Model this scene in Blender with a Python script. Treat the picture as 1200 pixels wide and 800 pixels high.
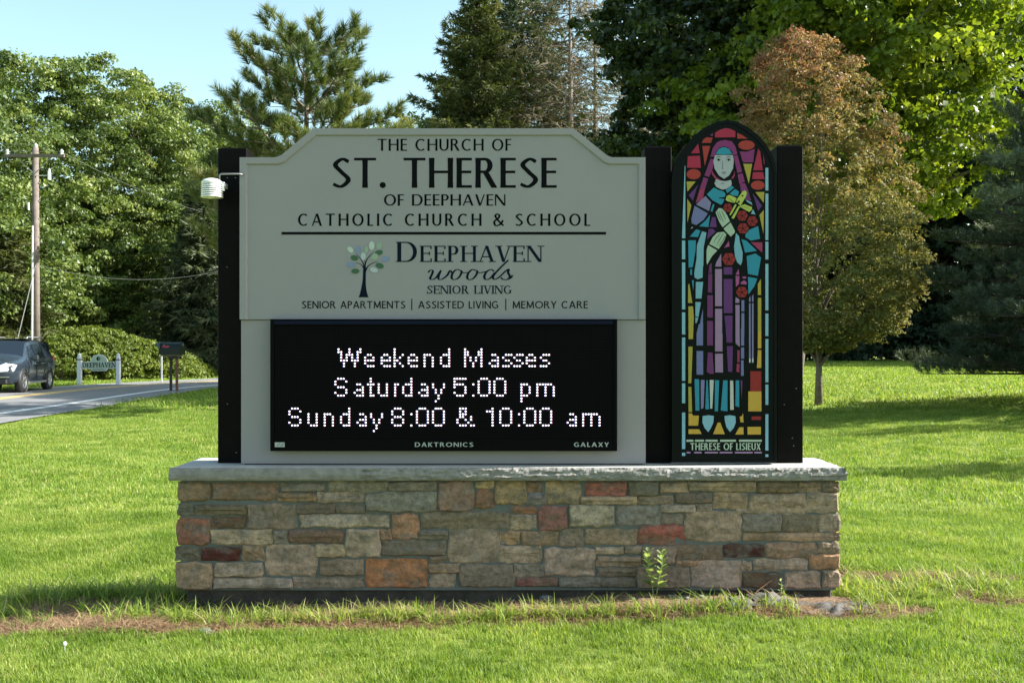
import bpy, math, random
import numpy as np
from mathutils import Vector, Matrix
random.seed(7)
RNG = np.random.default_rng(11)
R = math.radians
PI = math.pi
for o in list(bpy.data.objects):
    bpy.data.objects.remove(o)
scene = bpy.context.scene
COL = scene.collection

# ------------------------------------------------------------ camera, sky, sun, exposure
EYE = 1.55
HZ = 410.0
F = 1234.0
cam_d = bpy.data.cameras.new('camera')
cam_d.sensor_width = 36
cam_d.lens = 36 * F / 1200
cam_d.shift_y = (HZ - 400) / 1200
cam_d.clip_start = 0.05
cam_d.clip_end = 5000
cam = bpy.data.objects.new('camera', cam_d)
cam.location = (0, 0, EYE)
cam.rotation_euler = (R(90), 0, 0)
COL.objects.link(cam)
scene.camera = cam

SUN = Vector((1.50, 0.128, 1.0)).normalized()
EL = math.asin(SUN.z)
AZ = math.atan2(SUN.x, SUN.y)          # clockwise from +Y
world = bpy.data.worlds.new('World')
scene.world = world
world.use_nodes = True
wn = world.node_tree
wn.nodes.clear()
sky = wn.nodes.new('ShaderNodeTexSky')
sky.sky_type = 'NISHITA'
sky.sun_disc = False
sky.sun_elevation = EL
sky.sun_rotation = AZ
sky.altitude = 200
sky.air_density = 1.0
sky.dust_density = 1.6
sky.ozone_density = 1.0
tint = wn.nodes.new('ShaderNodeMix')
tint.data_type = 'RGBA'
tint.blend_type = 'MULTIPLY'
tint.inputs[0].default_value = 1.0
tint.inputs[7].default_value = (1.0, 1.06, 0.88, 1)
bg = wn.nodes.new('ShaderNodeBackground')
bg.inputs['Strength'].default_value = 0.115
wo = wn.nodes.new('ShaderNodeOutputWorld')
wn.links.new(sky.outputs[0], tint.inputs[6])
wn.links.new(tint.outputs[2], bg.inputs[0])
wn.links.new(bg.outputs[0], wo.inputs[0])

sl = bpy.data.lights.new('sun', 'SUN')
sl.energy = 5.0
sl.angle = R(0.53)
sl.color = (1.0, 0.97, 0.91)
so = bpy.data.objects.new('sun', sl)
so.rotation_euler = (-SUN).to_track_quat('-Z', 'Y').to_euler()
so.location = (30, 5, 40)
COL.objects.link(so)

scene.view_settings.view_transform = 'Standard'
scene.view_settings.look = 'None'
scene.view_settings.exposure = 1.6
scene.view_settings.gamma = 1
scene.render.engine = 'CYCLES'
scene.cycles.max_bounces = 6
scene.cycles.diffuse_bounces = 3
scene.cycles.transmission_bounces = 3
scene.cycles.transparent_max_bounces = 8

# ------------------------------------------------------------ helpers
BASE = {}
def lin(c):
    return tuple(((v / 255) / 12.92 if v <= 10 else (((v / 255) + .055) / 1.055) ** 2.4) for v in c[:3])
def seen(c, k=2.2, cap=0.8):
    """base colour of a thing from how it looks in open shade"""
    return tuple(min(cap, v * k * g) for v, g in zip(lin(c), (1.0, .90, .98)))

def tag(o, label=None, cat=None, group=None, kind=None):
    if label: o['label'] = label
    if cat: o['category'] = cat
    if group: o['group'] = group
    if kind: o['kind'] = kind
    return o

def thing(name, label, cat, loc=(0, 0, 0), group=None):
    o = bpy.data.objects.new(name, None)
    o.empty_display_size = .1
    COL.objects.link(o)
    o.location = loc
    BASE[o.name] = np.array(loc, float)
    return tag(o, label, cat, group)

def _finish(name, me, mat, parent, base):
    if mat is not None: me.materials.append(mat)
    o = bpy.data.objects.new(name, me)
    COL.objects.link(o)
    if parent is not None:
        o.parent = parent
    BASE[o.name] = base
    return o

def mesh(name, v, f, mat=None, parent=None, smooth=False, face_attr=None):
    """v world coordinates; f list of faces or an (n,k) array"""
    base = BASE[parent.name] if parent is not None else np.zeros(3)
    v = np.asarray(v, float) - base
    me = bpy.data.meshes.new(name)
    if isinstance(f, np.ndarray):
        n, k = f.shape
        me.vertices.add(len(v)); me.vertices.foreach_set('co', v.astype(np.float32).ravel())
        me.loops.add(n * k); me.loops.foreach_set('vertex_index', f.astype(np.int32).ravel())
        me.polygons.add(n)
        me.polygons.foreach_set('loop_start', np.arange(0, n * k, k, dtype=np.int32))
        me.polygons.foreach_set('loop_total', np.full(n, k, np.int32))
        me.update(calc_edges=True)
    else:
        me.from_pydata([tuple(p) for p in v], [], [tuple(q) for q in f])
        me.update()
    if smooth:
        me.polygons.foreach_set('use_smooth', np.ones(len(me.polygons), bool))
    if face_attr is not None:
        a = me.attributes.new('v', 'FLOAT', 'FACE')
        a.data.foreach_set('value', np.asarray(face_attr, np.float32))
    return _finish(name, me, mat, parent, base)

class MB:
    """collects simple shapes for one mesh"""
    def __init__(s): s.v = []; s.f = []
    def add(s, v, f):
        n = len(s.v); s.v += [tuple(p) for p in v]; s.f += [tuple(i + n for i in q) for q in f]; return s
    def box(s, x0, x1, y0, y1, z0, z1, b=0.0):
        if b <= 0:
            v = [(x, y, z) for z in (z0, z1) for y in (y0, y1) for x in (x0, x1)]
            return s.add(v, [(0, 2, 3, 1), (4, 5, 7, 6), (0, 1, 5, 4), (2, 6, 7, 3), (0, 4, 6, 2), (1, 3, 7, 5)])
        # chamfered box
        vs = {}; v = []
        for sx in (0, 1):
            for sy in (0, 1):
                for sz in (0, 1):
                    X = (x0, x1)[sx]; Y = (y0, y1)[sy]; Z = (z0, z1)[sz]
                    dx = b if sx == 0 else -b; dy = b if sy == 0 else -b; dz = b if sz == 0 else -b
                    for a, p in (('x', (X, Y + dy, Z + dz)), ('y', (X + dx, Y, Z + dz)), ('z', (X + dx, Y + dy, Z))):
                        vs[(sx, sy, sz, a)] = len(v); v.append(p)
        f = []
        g = lambda *k: vs[k]
        for i in (0, 1):
            q = [g(i, 0, 0, 'x'), g(i, 1, 0, 'x'), g(i, 1, 1, 'x'), g(i, 0, 1, 'x')]; f.append(q if i else q[::-1])
            q = [g(0, i, 0, 'y'), g(0, i, 1, 'y'), g(1, i, 1, 'y'), g(1, i, 0, 'y')]; f.append(q if i else q[::-1])
            q = [g(0, 0, i, 'z'), g(1, 0, i, 'z'), g(1, 1, i, 'z'), g(0, 1, i, 'z')]; f.append(q if i else q[::-1])
        for i in (0, 1):
            for j in (0, 1):
                f.append([g(i, j, 0, 'x'), g(i, j, 1, 'x'), g(i, j, 1, 'y'), g(i, j, 0, 'y')])
                f.append([g(i, 0, j, 'x'), g(i, 1, j, 'x'), g(i, 1, j, 'z'), g(i, 0, j, 'z')])
                f.append([g(0, i, j, 'y'), g(1, i, j, 'y'), g(1, i, j, 'z'), g(0, i, j, 'z')])
                for k in (0, 1):
                    f.append([g(i, j, k, 'x'), g(i, j, k, 'y'), g(i, j, k, 'z')])
        return s.add(v, f)
    def tube(s, pts, rad, n=8, caps=True):
        pts = [Vector(p) for p in pts]
        rad = rad if isinstance(rad, (list, tuple)) else [rad] * len(pts)
        v = []; f = []
        for i, p in enumerate(pts):
            t = (pts[min(i + 1, len(pts) - 1)] - pts[max(i - 1, 0)]).normalized()
            a = t.cross(Vector((0, 0, 1)))
            if a.length < .05: a = t.cross(Vector((0, 1, 0)))
            a.normalize(); b = t.cross(a)
            for k in range(n):
                q = 2 * PI * k / n
                v.append(p + (a * math.cos(q) + b * math.sin(q)) * rad[i])
        for i in range(len(pts) - 1):
            for k in range(n):
                f.append((i * n + k, i * n + (k + 1) % n, (i + 1) * n + (k + 1) % n, (i + 1) * n + k))
        if caps:
            f.append(tuple(range(n))[::-1]); f.append(tuple((len(pts) - 1) * n + k for k in range(n)))
        return s.add(v, f)
    def lathe(s, c, prof, n=24, axis='z', caps=True):
        v = []; f = []
        for r, h in prof:
            for k in range(n):
                q = 2 * PI * k / n
                if axis == 'z': v.append((c[0] + r * math.cos(q), c[1] + r * math.sin(q), c[2] + h))
                elif axis == 'x': v.append((c[0] + h, c[1] + r * math.cos(q), c[2] + r * math.sin(q)))
                else: v.append((c[0] + r * math.cos(q), c[1] + h, c[2] + r * math.sin(q)))
        m = len(prof)
        for i in range(m - 1):
            for k in range(n):
                f.append((i * n + k, i * n + (k + 1) % n, (i + 1) * n + (k + 1) % n, (i + 1) * n + k))
        if caps:
            f.append(tuple(range(n))[::-1]); f.append(tuple((m - 1) * n + k for k in range(n)))
        return s.add(v, f)
    def prism(s, poly, y0, y1):
        """poly (x,z) list; front at y0, back at y1"""
        n = len(poly)
        v = [(x, y0, z) for x, z in poly] + [(x, y1, z) for x, z in poly]
        f = [tuple(range(n)), tuple(range(2 * n - 1, n - 1, -1))]
        f += [(i, i + n, (i + 1) % n + n, (i + 1) % n) for i in range(n)]
        return s.add(v, f)
    def build(s, name, mat, parent=None, smooth=False):
        o = mesh(name, s.v, s.f, mat, parent, smooth)
        return o

def fixn(o):
    import bmesh
    bm = bmesh.new(); bm.from_mesh(o.data); bmesh.ops.recalc_face_normals(bm, faces=bm.faces); bm.to_mesh(o.data); bm.free()
    return o

# photo pixel (1200x800) at distance Y -> world x,z
def X_(px, Y): return (px - 600) / F * Y
def Z_(py, Y): return EYE - (py - HZ) / F * Y
def XZ(px, py, Y): return (X_(px, Y), Z_(py, Y))

# ------------------------------------------------------------ materials
def nodes(m): return m.node_tree.nodes, m.node_tree.links
def new_mat(name, col, rough=.7, metal=0.0, spec=.5, noise=None, bump=None, detail=6, emis=None):
    """noise=(scale, amount, colour2) ; bump=(scale, strength, distance)"""
    m = bpy.data.materials.new(name); m.use_nodes = True
    N, L = nodes(m)
    p = N['Principled BSDF']
    p.inputs['Base Color'].default_value = (*col, 1)
    p.inputs['Roughness'].default_value = rough
    p.inputs['Metallic'].default_value = metal
    p.inputs['Specular IOR Level'].default_value = spec
    tc = N.new('ShaderNodeTexCoord')
    if noise:
        t = N.new('ShaderNodeTexNoise'); t.inputs['Scale'].default_value = noise[0]; t.inputs['Detail'].default_value = detail
        t.inputs['Roughness'].default_value = .65
        L.new(tc.outputs['Object'], t.inputs['Vector'])
        r = N.new('ShaderNodeMapRange'); r.inputs[1].default_value = .35; r.inputs[2].default_value = .68
        r.inputs[3].default_value = 0; r.inputs[4].default_value = noise[1]
        L.new(t.outputs[0], r.inputs[0])
        mx = N.new('ShaderNodeMix'); mx.data_type = 'RGBA'
        mx.inputs[6].default_value = (*col, 1); mx.inputs[7].default_value = (*noise[2], 1)
        L.new(r.outputs[0], mx.inputs[0]); L.new(mx.outputs[2], p.inputs['Base Color'])
    if bump:
        t2 = N.new('ShaderNodeTexNoise'); t2.inputs['Scale'].default_value = bump[0]; t2.inputs['Detail'].default_value = 8
        L.new(tc.outputs['Object'], t2.inputs['Vector'])
        b = N.new('ShaderNodeBump'); b.inputs['Strength'].default_value = bump[1]; b.inputs['Distance'].default_value = bump[2]
        L.new(t2.outputs[0], b.inputs['Height']); L.new(b.outputs[0], p.inputs['Normal'])
    if emis:
        p.inputs['Emission Color'].default_value = (*emis[0], 1); p.inputs['Emission Strength'].default_value = emis[1]
    return m

def leaf_mat(name, cols, rough=.45, trans=.35, tcol=None, big=.25, bigscale=.35, ground=False):
    """cols: list of (pos, colour) along the face attribute v; big soft noise shifts it a little"""
    m = bpy.data.materials.new(name); m.use_nodes = True
    N, L = nodes(m)
    p = N['Principled BSDF']; out = N['Material Output']
    a = N.new('ShaderNodeAttribute'); a.attribute_name = 'v'
    tc = N.new('ShaderNodeTexCoord')
    t = N.new('ShaderNodeTexNoise'); t.inputs['Scale'].default_value = bigscale; t.inputs['Detail'].default_value = 2
    ge = N.new('ShaderNodeNewGeometry')
    L.new(ge.outputs['Position'] if ground else tc.outputs['Object'], t.inputs['Vector'])
    s = N.new('ShaderNodeMath'); s.operation = 'SUBTRACT'; L.new(t.outputs[0], s.inputs[0]); s.inputs[1].default_value = .5
    k = N.new('ShaderNodeMath'); k.operation = 'MULTIPLY_ADD'; L.new(s.outputs[0], k.inputs[0]); k.inputs[1].default_value = big * 4
    L.new(a.outputs['Fac'], k.inputs[2])
    r = N.new('ShaderNodeValToRGB')
    e = r.color_ramp.elements
    while len(e) < len(cols): e.new(.5)
    for i, (pos, c) in enumerate(cols):
        e[i].position = pos; e[i].color = (*c, 1)
    L.new(k.outputs[0], r.inputs[0])
    L.new(r.outputs[0], p.inputs['Base Color'])
    p.inputs['Roughness'].default_value = rough; p.inputs['Specular IOR Level'].default_value = .28
    tr = N.new('ShaderNodeBsdfTranslucent')
    mu = N.new('ShaderNodeMix'); mu.data_type = 'RGBA'; mu.blend_type = 'MULTIPLY'; mu.inputs[0].default_value = 1
    L.new(r.outputs[0], mu.inputs[6]); mu.inputs[7].default_value = (*(tcol or (1.5, 1.55, .6)), 1)
    L.new(mu.outputs[2], tr.inputs[0])
    ms = N.new('ShaderNodeMixShader'); ms.inputs[0].default_value = trans
    L.new(p.outputs[0], ms.inputs[1]); L.new(tr.outputs[0], ms.inputs[2]); L.new(ms.outputs[0], out.inputs[0])
    return m

M = {}
M['black_post'] = new_mat('black_stained_post', (.0030, .0024, .0026), .5, spec=.06, noise=(14, .8, (.0055, .0042, .0042)), bump=(60, .15, .004))
M['bark'] = new_mat('brown_bark', (.10, .075, .055), .9, noise=(6, .9, (.20, .16, .13)), bump=(18, .8, .03))
M['bark_grey'] = new_mat('grey_bark', (.16, .14, .12), .9, noise=(7, .9, (.07, .055, .045)), bump=(18, .8, .03))
M['bark_dark'] = new_mat('dark_bark', (.035, .028, .022), .9, noise=(6, .9, (.07, .055, .045)), bump=(18, .8, .03))
M['pine_bark'] = new_mat('orange_brown_pine_bark', (.14, .085, .055), .9, noise=(7, .9, (.24, .17, .12)), bump=(16, .8, .03))
M['metal_grey'] = new_mat('galvanised_metal', (.35, .35, .36), .45, .7)

# ------------------------------------------------------------ terrain
KX = np.array([-60, -12, -4, -2.2, 2.2, 5, 9, 16, 60], float)
KY = np.array([-40, 3, 6.6, 12, 24, 45, 80, 300], float)
KZ = np.array([
    [-.2, -.2, -.2, -.2, -.2, -.1, 0, .1, .3],
    [-.2, -.18, -.14, -.06, .0, .0, .0, .1, .2],
    [-.2, -.18, -.15, -.045, .0, .03, .05, .15, .3],
    [.0, -.05, -.08, -.06, -.08, -.1, -.05, .2, .5],
    [.1, .1, .02, -.1, -.2, -.22, 0, .38, .8],
    [.1, .1, .1, .05, .0, .0, .15, .55, .9],
    [.3, .3, .4, .45, .5, .5, .5, .55, .9],
    [.6, .6, .6, .6, .6, .6, .6, .6, .9]])
def terr(x, y):
    x = np.asarray(x, float); y = np.asarray(y, float)
    def idx(K, q):
        q = np.clip(q, K[0], K[-1] - 1e-6)
        i = np.clip(np.searchsorted(K, q, side='right') - 1, 0, len(K) - 2)
        t = (q - K[i]) / (K[i + 1] - K[i])
        return i, t * t * (3 - 2 * t) * .5 + t * .5
    i, s = idx(KX, x); j, t = idx(KY, y)
    z = (KZ[j, i] * (1 - s) + KZ[j, i + 1] * s) * (1 - t) + (KZ[j + 1, i] * (1 - s) + KZ[j + 1, i + 1] * s) * t
    near = np.clip((14 - np.abs(y)) / 8, 0, 1)
    z = z + near * .012 * (np.sin(x * 3.1 + y * 1.7) + np.sin(x * 5.3 - y * 4.1 + 1) * .6 + np.sin(x * 1.3 + 2 * y))
    z = z + np.exp(-((y - 6.42) / .22) ** 2) * (np.abs(x) < 2.4) * np.clip((2.4 - np.abs(x)) * 2, 0, 1) * (np.interp(x, [-2.4, -.5, 1.0, 2.4], [-.025, .0, .024, .034]) + .008 * np.sin(x * 9 + 1) + .006 * np.sin(x * 17))
    z = z + .04 * np.exp(-((y - 5.95) / .22) ** 2) * np.exp(-((x + 2.0) / .6) ** 2)
    return z
def gz(x, y): return float(terr(x, y))
def gp(px, py):
    """where the pixel's ray meets the ground"""
    Y = 4.0
    while Y < 400:
        z = Z_(py, Y)
        if z <= gz(X_(px, Y), Y): break
        Y += .01 * Y / 4
    return Vector((X_(px, Y), Y, gz(X_(px, Y), Y)))

def grid_axis(spec):
    a = []
    for x0, x1, st in spec:
        a += list(np.arange(x0, x1 - 1e-9, st))
    a.append(spec[-1][1])
    return np.array(a)
ax = grid_axis([(-900, -300, 100), (-300, -60, 20), (-60, -24, 2), (-24, -6, .5), (-6, 6, .07), (6, 24, .5), (24, 60, 2), (60, 300, 20), (300, 900, 100)])
ay = grid_axis([(-300, -40, 26), (-40, 3, 1.0), (3, 10, .07), (10, 24, .3), (24, 60, .6), (60, 100, 2), (100, 300, 20), (300, 1500, 150)])
GX, GY = np.meshgrid(ax, ay)
GZ = terr(GX, GY)
nx, ny = len(ax), len(ay)
ii = np.arange((nx - 1) * (ny - 1)); ci = ii % (nx - 1); ri = ii // (nx - 1)
a0 = ri * nx + ci
gf = np.stack([a0, a0 + 1, a0 + nx + 1, a0 + nx], 1)

def vnoise(x, y, s, seed=0):
    """cheap value noise for placing wear and grass"""
    r = np.random.default_rng(seed).random((64, 64))
    u = x / s; w = y / s
    i = np.floor(u).astype(int); j = np.floor(w).astype(int); fu = u - i; fw = w - j
    fu = fu * fu * (3 - 2 * fu); fw = fw * fw * (3 - 2 * fw)
    g = lambda a, b: r[a % 64, b % 64]
    return (g(i, j) * (1 - fu) + g(i + 1, j) * fu) * (1 - fw) + (g(i, j + 1) * (1 - fu) + g(i + 1, j + 1) * fu) * fw
def dirt(x, y):
    """0..1 bare soil: strip at the foot of the wall and scuffed patches"""
    n = vnoise(x, y, .22, 1) * .6 + vnoise(x, y, .08, 2) * .4
    d = np.zeros_like(x)
    strip = np.exp(-((y - 6.42) / .25) ** 4) * (np.abs(x + .02) < 2.25)
    d = np.maximum(d, strip * 2.0)
    d = np.maximum(d, 1.9 * np.exp(-(((x + 2.55) / .55) ** 2 + ((y - 6.66) / .26) ** 2) ** 2))
    # left scuffed patch, straw and soil in front of the left corner
    d = np.maximum(d, 2.1 * np.exp(-(((x + 2.25) / .85) ** 2 + ((y - 6.20 - (x + 2.35) * .04) / .36) ** 2) ** 2))
    d = np.maximum(d, 1.6 * np.exp(-(((x + 1.3) / 1.5) ** 2 + ((y - 6.16) / .19) ** 2) ** 2))
    d = np.maximum(d, 1.45 * np.exp(-(((x - .3) / 1.6) ** 2 + ((y - 6.22) / .17) ** 2) ** 2))
    d = np.maximum(d, 1.9 * np.exp(-(((x - 1.75) / .75) ** 2 + ((y - 6.22) / .20) ** 2) ** 2))
    d = np.maximum(d, 1.8 * np.exp(-(((x - 2.75) / .62) ** 2 + ((y - 7.15 + (x - 2.75) * .1) / .16) ** 2) ** 2))
    d = np.maximum(d, .55 * np.exp(-(((x - 2.7) / .9) ** 2 + ((y - 6.6) / .3) ** 2) ** 2))
    # along the back of the wall
    d = np.maximum(d, np.exp(-((y - 7.4) / .2) ** 4) * (np.abs(x) < 2.3))
    n2 = vnoise(x + 7, y + 3, .45, 12)
    return np.clip((d * 1.35 - n * .8 - n2 * .55) * 3.2, 0, 1)

def ground_mat():
    m = bpy.data.materials.new('lawn_soil'); m.use_nodes = True
    N, L = nodes(m); p = N['Principled BSDF']
    tc = N.new('ShaderNodeTexCoord')
    def noise(scale, det=6, rgh=.6):
        t = N.new('ShaderNodeTexNoise'); t.inputs['Scale'].default_value = scale; t.inputs['Detail'].default_value = det
        t.inputs['Roughness'].default_value = rgh; L.new(tc.outputs['Object'], t.inputs['Vector']); return t
    def ramp(src, stops):
        r = N.new('ShaderNodeValToRGB'); e = r.color_ramp.elements
        while len(e) < len(stops): e.new(.5)
        for i, (q, c) in enumerate(stops): e[i].position = q; e[i].color = (*c, 1)
        L.new(src, r.inputs[0]); return r
    n1 = noise(.35, 4); n2 = noise(9, 8, .75); n3 = noise(45, 6, .8)
    g1 = ramp(n2.outputs[0], [(.3, (.10, .15, .026)), (.5, (.19, .25, .05)), (.7, (.28, .33, .09))])
    g2 = ramp(n1.outputs[0], [(.38, (.85, .95, .8)), (.62, (1.2, 1.05, 1.1))])
    mu = N.new('ShaderNodeMix'); mu.data_type = 'RGBA'; mu.blend_type = 'MULTIPLY'; mu.inputs[0].default_value = 1
    L.new(g1.outputs[0], mu.inputs[6]); L.new(g2.outputs[0], mu.inputs[7])
    so_ = ramp(n3.outputs[0], [(.32, (.09, .06, .042)), (.5, (.22, .145, .095)), (.68, (.40, .29, .19))])
    at = N.new('ShaderNodeAttribute'); at.attribute_name = 'dirt'
    mx = N.new('ShaderNodeMix'); mx.data_type = 'RGBA'
    L.new(at.outputs['Fac'], mx.inputs[0]); L.new(mu.outputs[2], mx.inputs[6]); L.new(so_.outputs[0], mx.inputs[7])
    L.new(mx.outputs[2], p.inputs['Base Color'])
    p.inputs['Roughness'].default_value = .95; p.inputs['Specular IOR Level'].default_value = .1
    b = N.new('ShaderNodeBump'); b.inputs['Strength'].default_value = .9; b.inputs['Distance'].default_value = .03
    L.new(n3.outputs[0], b.inputs['Height']); L.new(b.outputs[0], p.inputs['Normal'])
    return m
GV = np.stack([GX.ravel(), GY.ravel(), GZ.ravel()], 1)
ground = mesh('lawn_ground', GV, gf, ground_mat(), smooth=True)
tag(ground, kind='structure')
da = ground.data.attributes.new('dirt', 'FLOAT', 'POINT')
da.data.foreach_set('value', dirt(GV[:, 0], GV[:, 1]).astype(np.float32))

# ------------------------------------------------------------ road
RC = [(-80, -10.6), (0, -10.3), (15, -10.2), (21.3, -10.2), (26, -10.3), (33, -10.9), (38, -11.2), (43, -10.7), (50, -8.0), (60, -2.6), (75, 7), (95, 21)]
ry = np.array([r[0] for r in RC], float); rx = np.array([r[1] for r in RC], float)
def near_edge(y): return np.interp(y, ry, rx)
def road_at(s_y, off):
    """point on the road: station y, offset to the left of the near edge"""
    d = (near_edge(s_y + 1.5) - near_edge(s_y - 1.5)) / 3
    n = Vector((-1, d)).normalized()
    return near_edge(s_y) + n.x * off, s_y + n.y * off
def strip(name, o0, o1, lift, mat, n_off=8, y0=-80, y1=95, step=1.0, dash=None):
    ys = np.arange(y0, y1, step); v = []; f = []
    for i, y in enumerate(ys):
        for k in range(n_off + 1):
            x, yy = road_at(y, o0 + (o1 - o0) * k / n_off)
            v.append((x, yy, gz(x, yy) + lift))
    for i in range(len(ys) - 1):
        for k in range(n_off):
            a = i * (n_off + 1) + k
            f.append((a, a + 1, a + n_off + 2, a + n_off + 1))
    return mesh(name, v, f, mat)
# smooth the near edge a little
ty = np.linspace(-80, 95, 700); tx = np.interp(ty, ry, rx); ker = np.hanning(25); ker /= ker.sum()
tx = np.convolve(np.pad(tx, 12, mode='edge'), ker, 'valid'); ry, rx = ty, tx
M['asphalt'] = new_mat('grey_asphalt', (.15, .148, .15), .88, noise=(1.3, .7, (.22, .215, .21)), bump=(90, .5, .01))
M['white_paint'] = new_mat('white_road_paint', (.72, .72, .70), .7, noise=(7, .6, (.42, .42, .40)))
M['yellow_paint'] = new_mat('yellow_road_paint', (.62, .42, .12), .7, noise=(7, .6, (.42, .33, .16)))
tag(strip('road', 0, 6.7, .035, M['asphalt'], 10), kind='structure')
tag(strip('edge_line', 1.12, 1.38, .039, M['white_paint'], 1), kind='structure')
tag(strip('far_edge_line', 6.42, 6.52, .039, M['white_paint'], 1), kind='structure')
tag(strip('centre_line', 3.96, 4.16, .039, M['yellow_paint'], 1), kind='structure')
tag(strip('centre_line', 4.28, 4.48, .039, M['yellow_paint'], 1), kind='structure')
# ------------------------------------------------------------ stone wall under the sign
WY = 6.60            # front face of the mortar bed is a little behind the stone faces
def R3(x, y): return 190 + x / 4.446, 530 + y / 4.446
def R4(x, y): return 430 + x / 4.138, 530 + y / 4.138
def R5(x, y): return 700 + x / 4.0, 530 + y / 4.0
ST = []
def st(r, x0, y0, x1, y1, c, r2=None):
    a = r(x0, y0); b = (r2 or r)(x1, y1)
    ST.append((a[0], a[1], b[0], b[1], c))
for a in [(82,158,248,250,(105,92,62)),(262,162,600,248,(112,90,55)),(622,160,845,202,(102,104,84)),(600,213,798,255,(124,102,58)),
    (805,210,1050,260,(114,110,88)),(82,268,160,330,(85,92,76)),(170,275,438,325,(95,92,68)),(445,272,700,398,(104,98,78)),
    (75,345,245,480,(128,76,46)),(258,338,428,395,(92,74,50)),(700,270,895,318,(90,83,68)),(905,275,1055,315,(98,96,76)),
    (255,404,570,480,(128,122,92)),(580,410,650,475,(96,100,84)),(660,407,940,470,(102,84,64)),(68,495,190,562,(86,90,74)),
    (205,495,398,562,(98,24,20)),(418,485,525,562,(128,112,82)),(540,485,800,642,(132,122,96)),(798,480,950,545,(132,126,92)),
    (72,578,258,712,(118,106,76)),(272,575,522,648,(120,115,92)),(822,560,1045,638,(108,100,78)),(268,656,675,708,(118,116,96)),
    (685,654,1048,705,(112,108,88))]: st(R3, *a)
st(R3, 866, 152, 100, 190, (108,112,88), R4); st(R3, 1062, 208, 338, 288, (98,106,90), R4)
st(R3, 720, 325, 105, 362, (124,122,100), R4); st(R3, 955, 402, 62, 505, (132,126,100), R4)
st(R3, 1062, 555, 292, 655, (172,106,44), R4)
for a in [(105,140,335,188,(98,100,82)),(348,142,515,285,(112,94,74)),(530,140,612,172,(128,116,62)),(528,182,610,270,(126,80,42)),
    (624,140,772,250,(124,112,72)),(778,142,845,192,(122,94,56)),(784,198,865,252,(94,98,98)),(868,142,1035,252,(124,112,74)),
    (120,300,250,420,(152,110,64)),(262,290,692,368,(102,98,74)),(700,262,818,296,(144,90,50)),(700,304,820,372,(138,132,102)),
    (835,262,972,378,(128,74,60)),(65,374,120,422,(124,100,72)),(250,380,388,420,(98,100,84)),(75,428,380,500,(96,94,76)),
    (397,372,642,535,(112,106,84)),(650,385,742,442,(128,110,74)),(750,384,928,450,(108,98,72)),(938,372,1050,455,(102,98,80)),
    (305,505,388,535,(98,92,72)),(642,455,845,532,(138,130,102)),(860,465,1105,598,(132,122,100)),(302,542,450,582,(118,106,78)),
    (305,590,425,652,(120,114,90)),(447,545,710,652,(98,96,78)),(717,545,860,600,(106,104,84)),(728,608,925,648,(114,70,60)),
    (932,608,1138,652,(92,96,80))]: st(R4, *a)
st(R4, 1062, 145, 135, 205, (138,66,44), R5); st(R4, 985, 258, 78, 345, (122,122,96), R5); st(R4, 1060, 374, 185, 432, (118,108,80), R5)
st(R4, 1110, 462, 122, 476, (132,124,96), R5); st(R4, 1040, 212, 185, 244, (118,110,82), R5)
st(R4, 1115, 506, 205, 532, (122,110,84), R5); st(R4, 1118, 560, 180, 580, (94,88,70), R5)
for a in [(148,138,288,203,(92,94,74)),(298,140,425,190,(128,112,72)),(430,135,745,183,(122,114,82)),(190,206,355,245,(110,102,80)),
    (368,192,535,238,(98,90,72)),(545,190,705,262,(128,115,82)),(715,195,978,290,(128,120,92)),(752,140,940,188,(102,92,62)),
    (944,140,1050,185,(114,104,76)),(1055,140,1135,185,(96,90,64)),(985,192,1130,282,(128,122,94)),(95,250,298,342,(102,106,94)),
    (300,247,458,280,(132,128,106)),(466,244,535,272,(116,112,92)),(302,290,400,335,(108,104,90)),(410,275,675,415,(160,148,116)),
    (655,268,712,284,(122,116,92)),(682,292,860,372,(98,100,84)),(864,292,1045,372,(94,92,70)),(1050,290,1138,368,(128,122,96)),
    (192,342,412,430,(144,68,48)),(688,379,1135,413,(124,108,78)),(130,442,205,472,(120,112,90)),(212,442,366,520,(112,102,84)),
    (372,435,585,502,(102,92,70)),(595,432,778,490,(80,26,30)),(790,425,1028,492,(118,100,74)),(1035,422,1135,473,(112,104,78)),
    (375,510,472,532,(134,105,62)),(1000,480,1135,545,(154,114,60)),(735,502,985,550,(120,112,90)),(682,514,722,552,(138,128,100)),
    (445,508,676,635,(128,120,100)),(20,588,178,630,(88,88,74)),(186,540,430,635,(98,92,74)),(685,565,860,635,(84,68,46)),
    (880,558,1045,635,(138,128,104)),(1060,552,1135,632,(120,112,88)),(0,345,182,432,(118,108,80))]: st(R5, *a)
ST.pop()     # (already listed across the crops)

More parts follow.
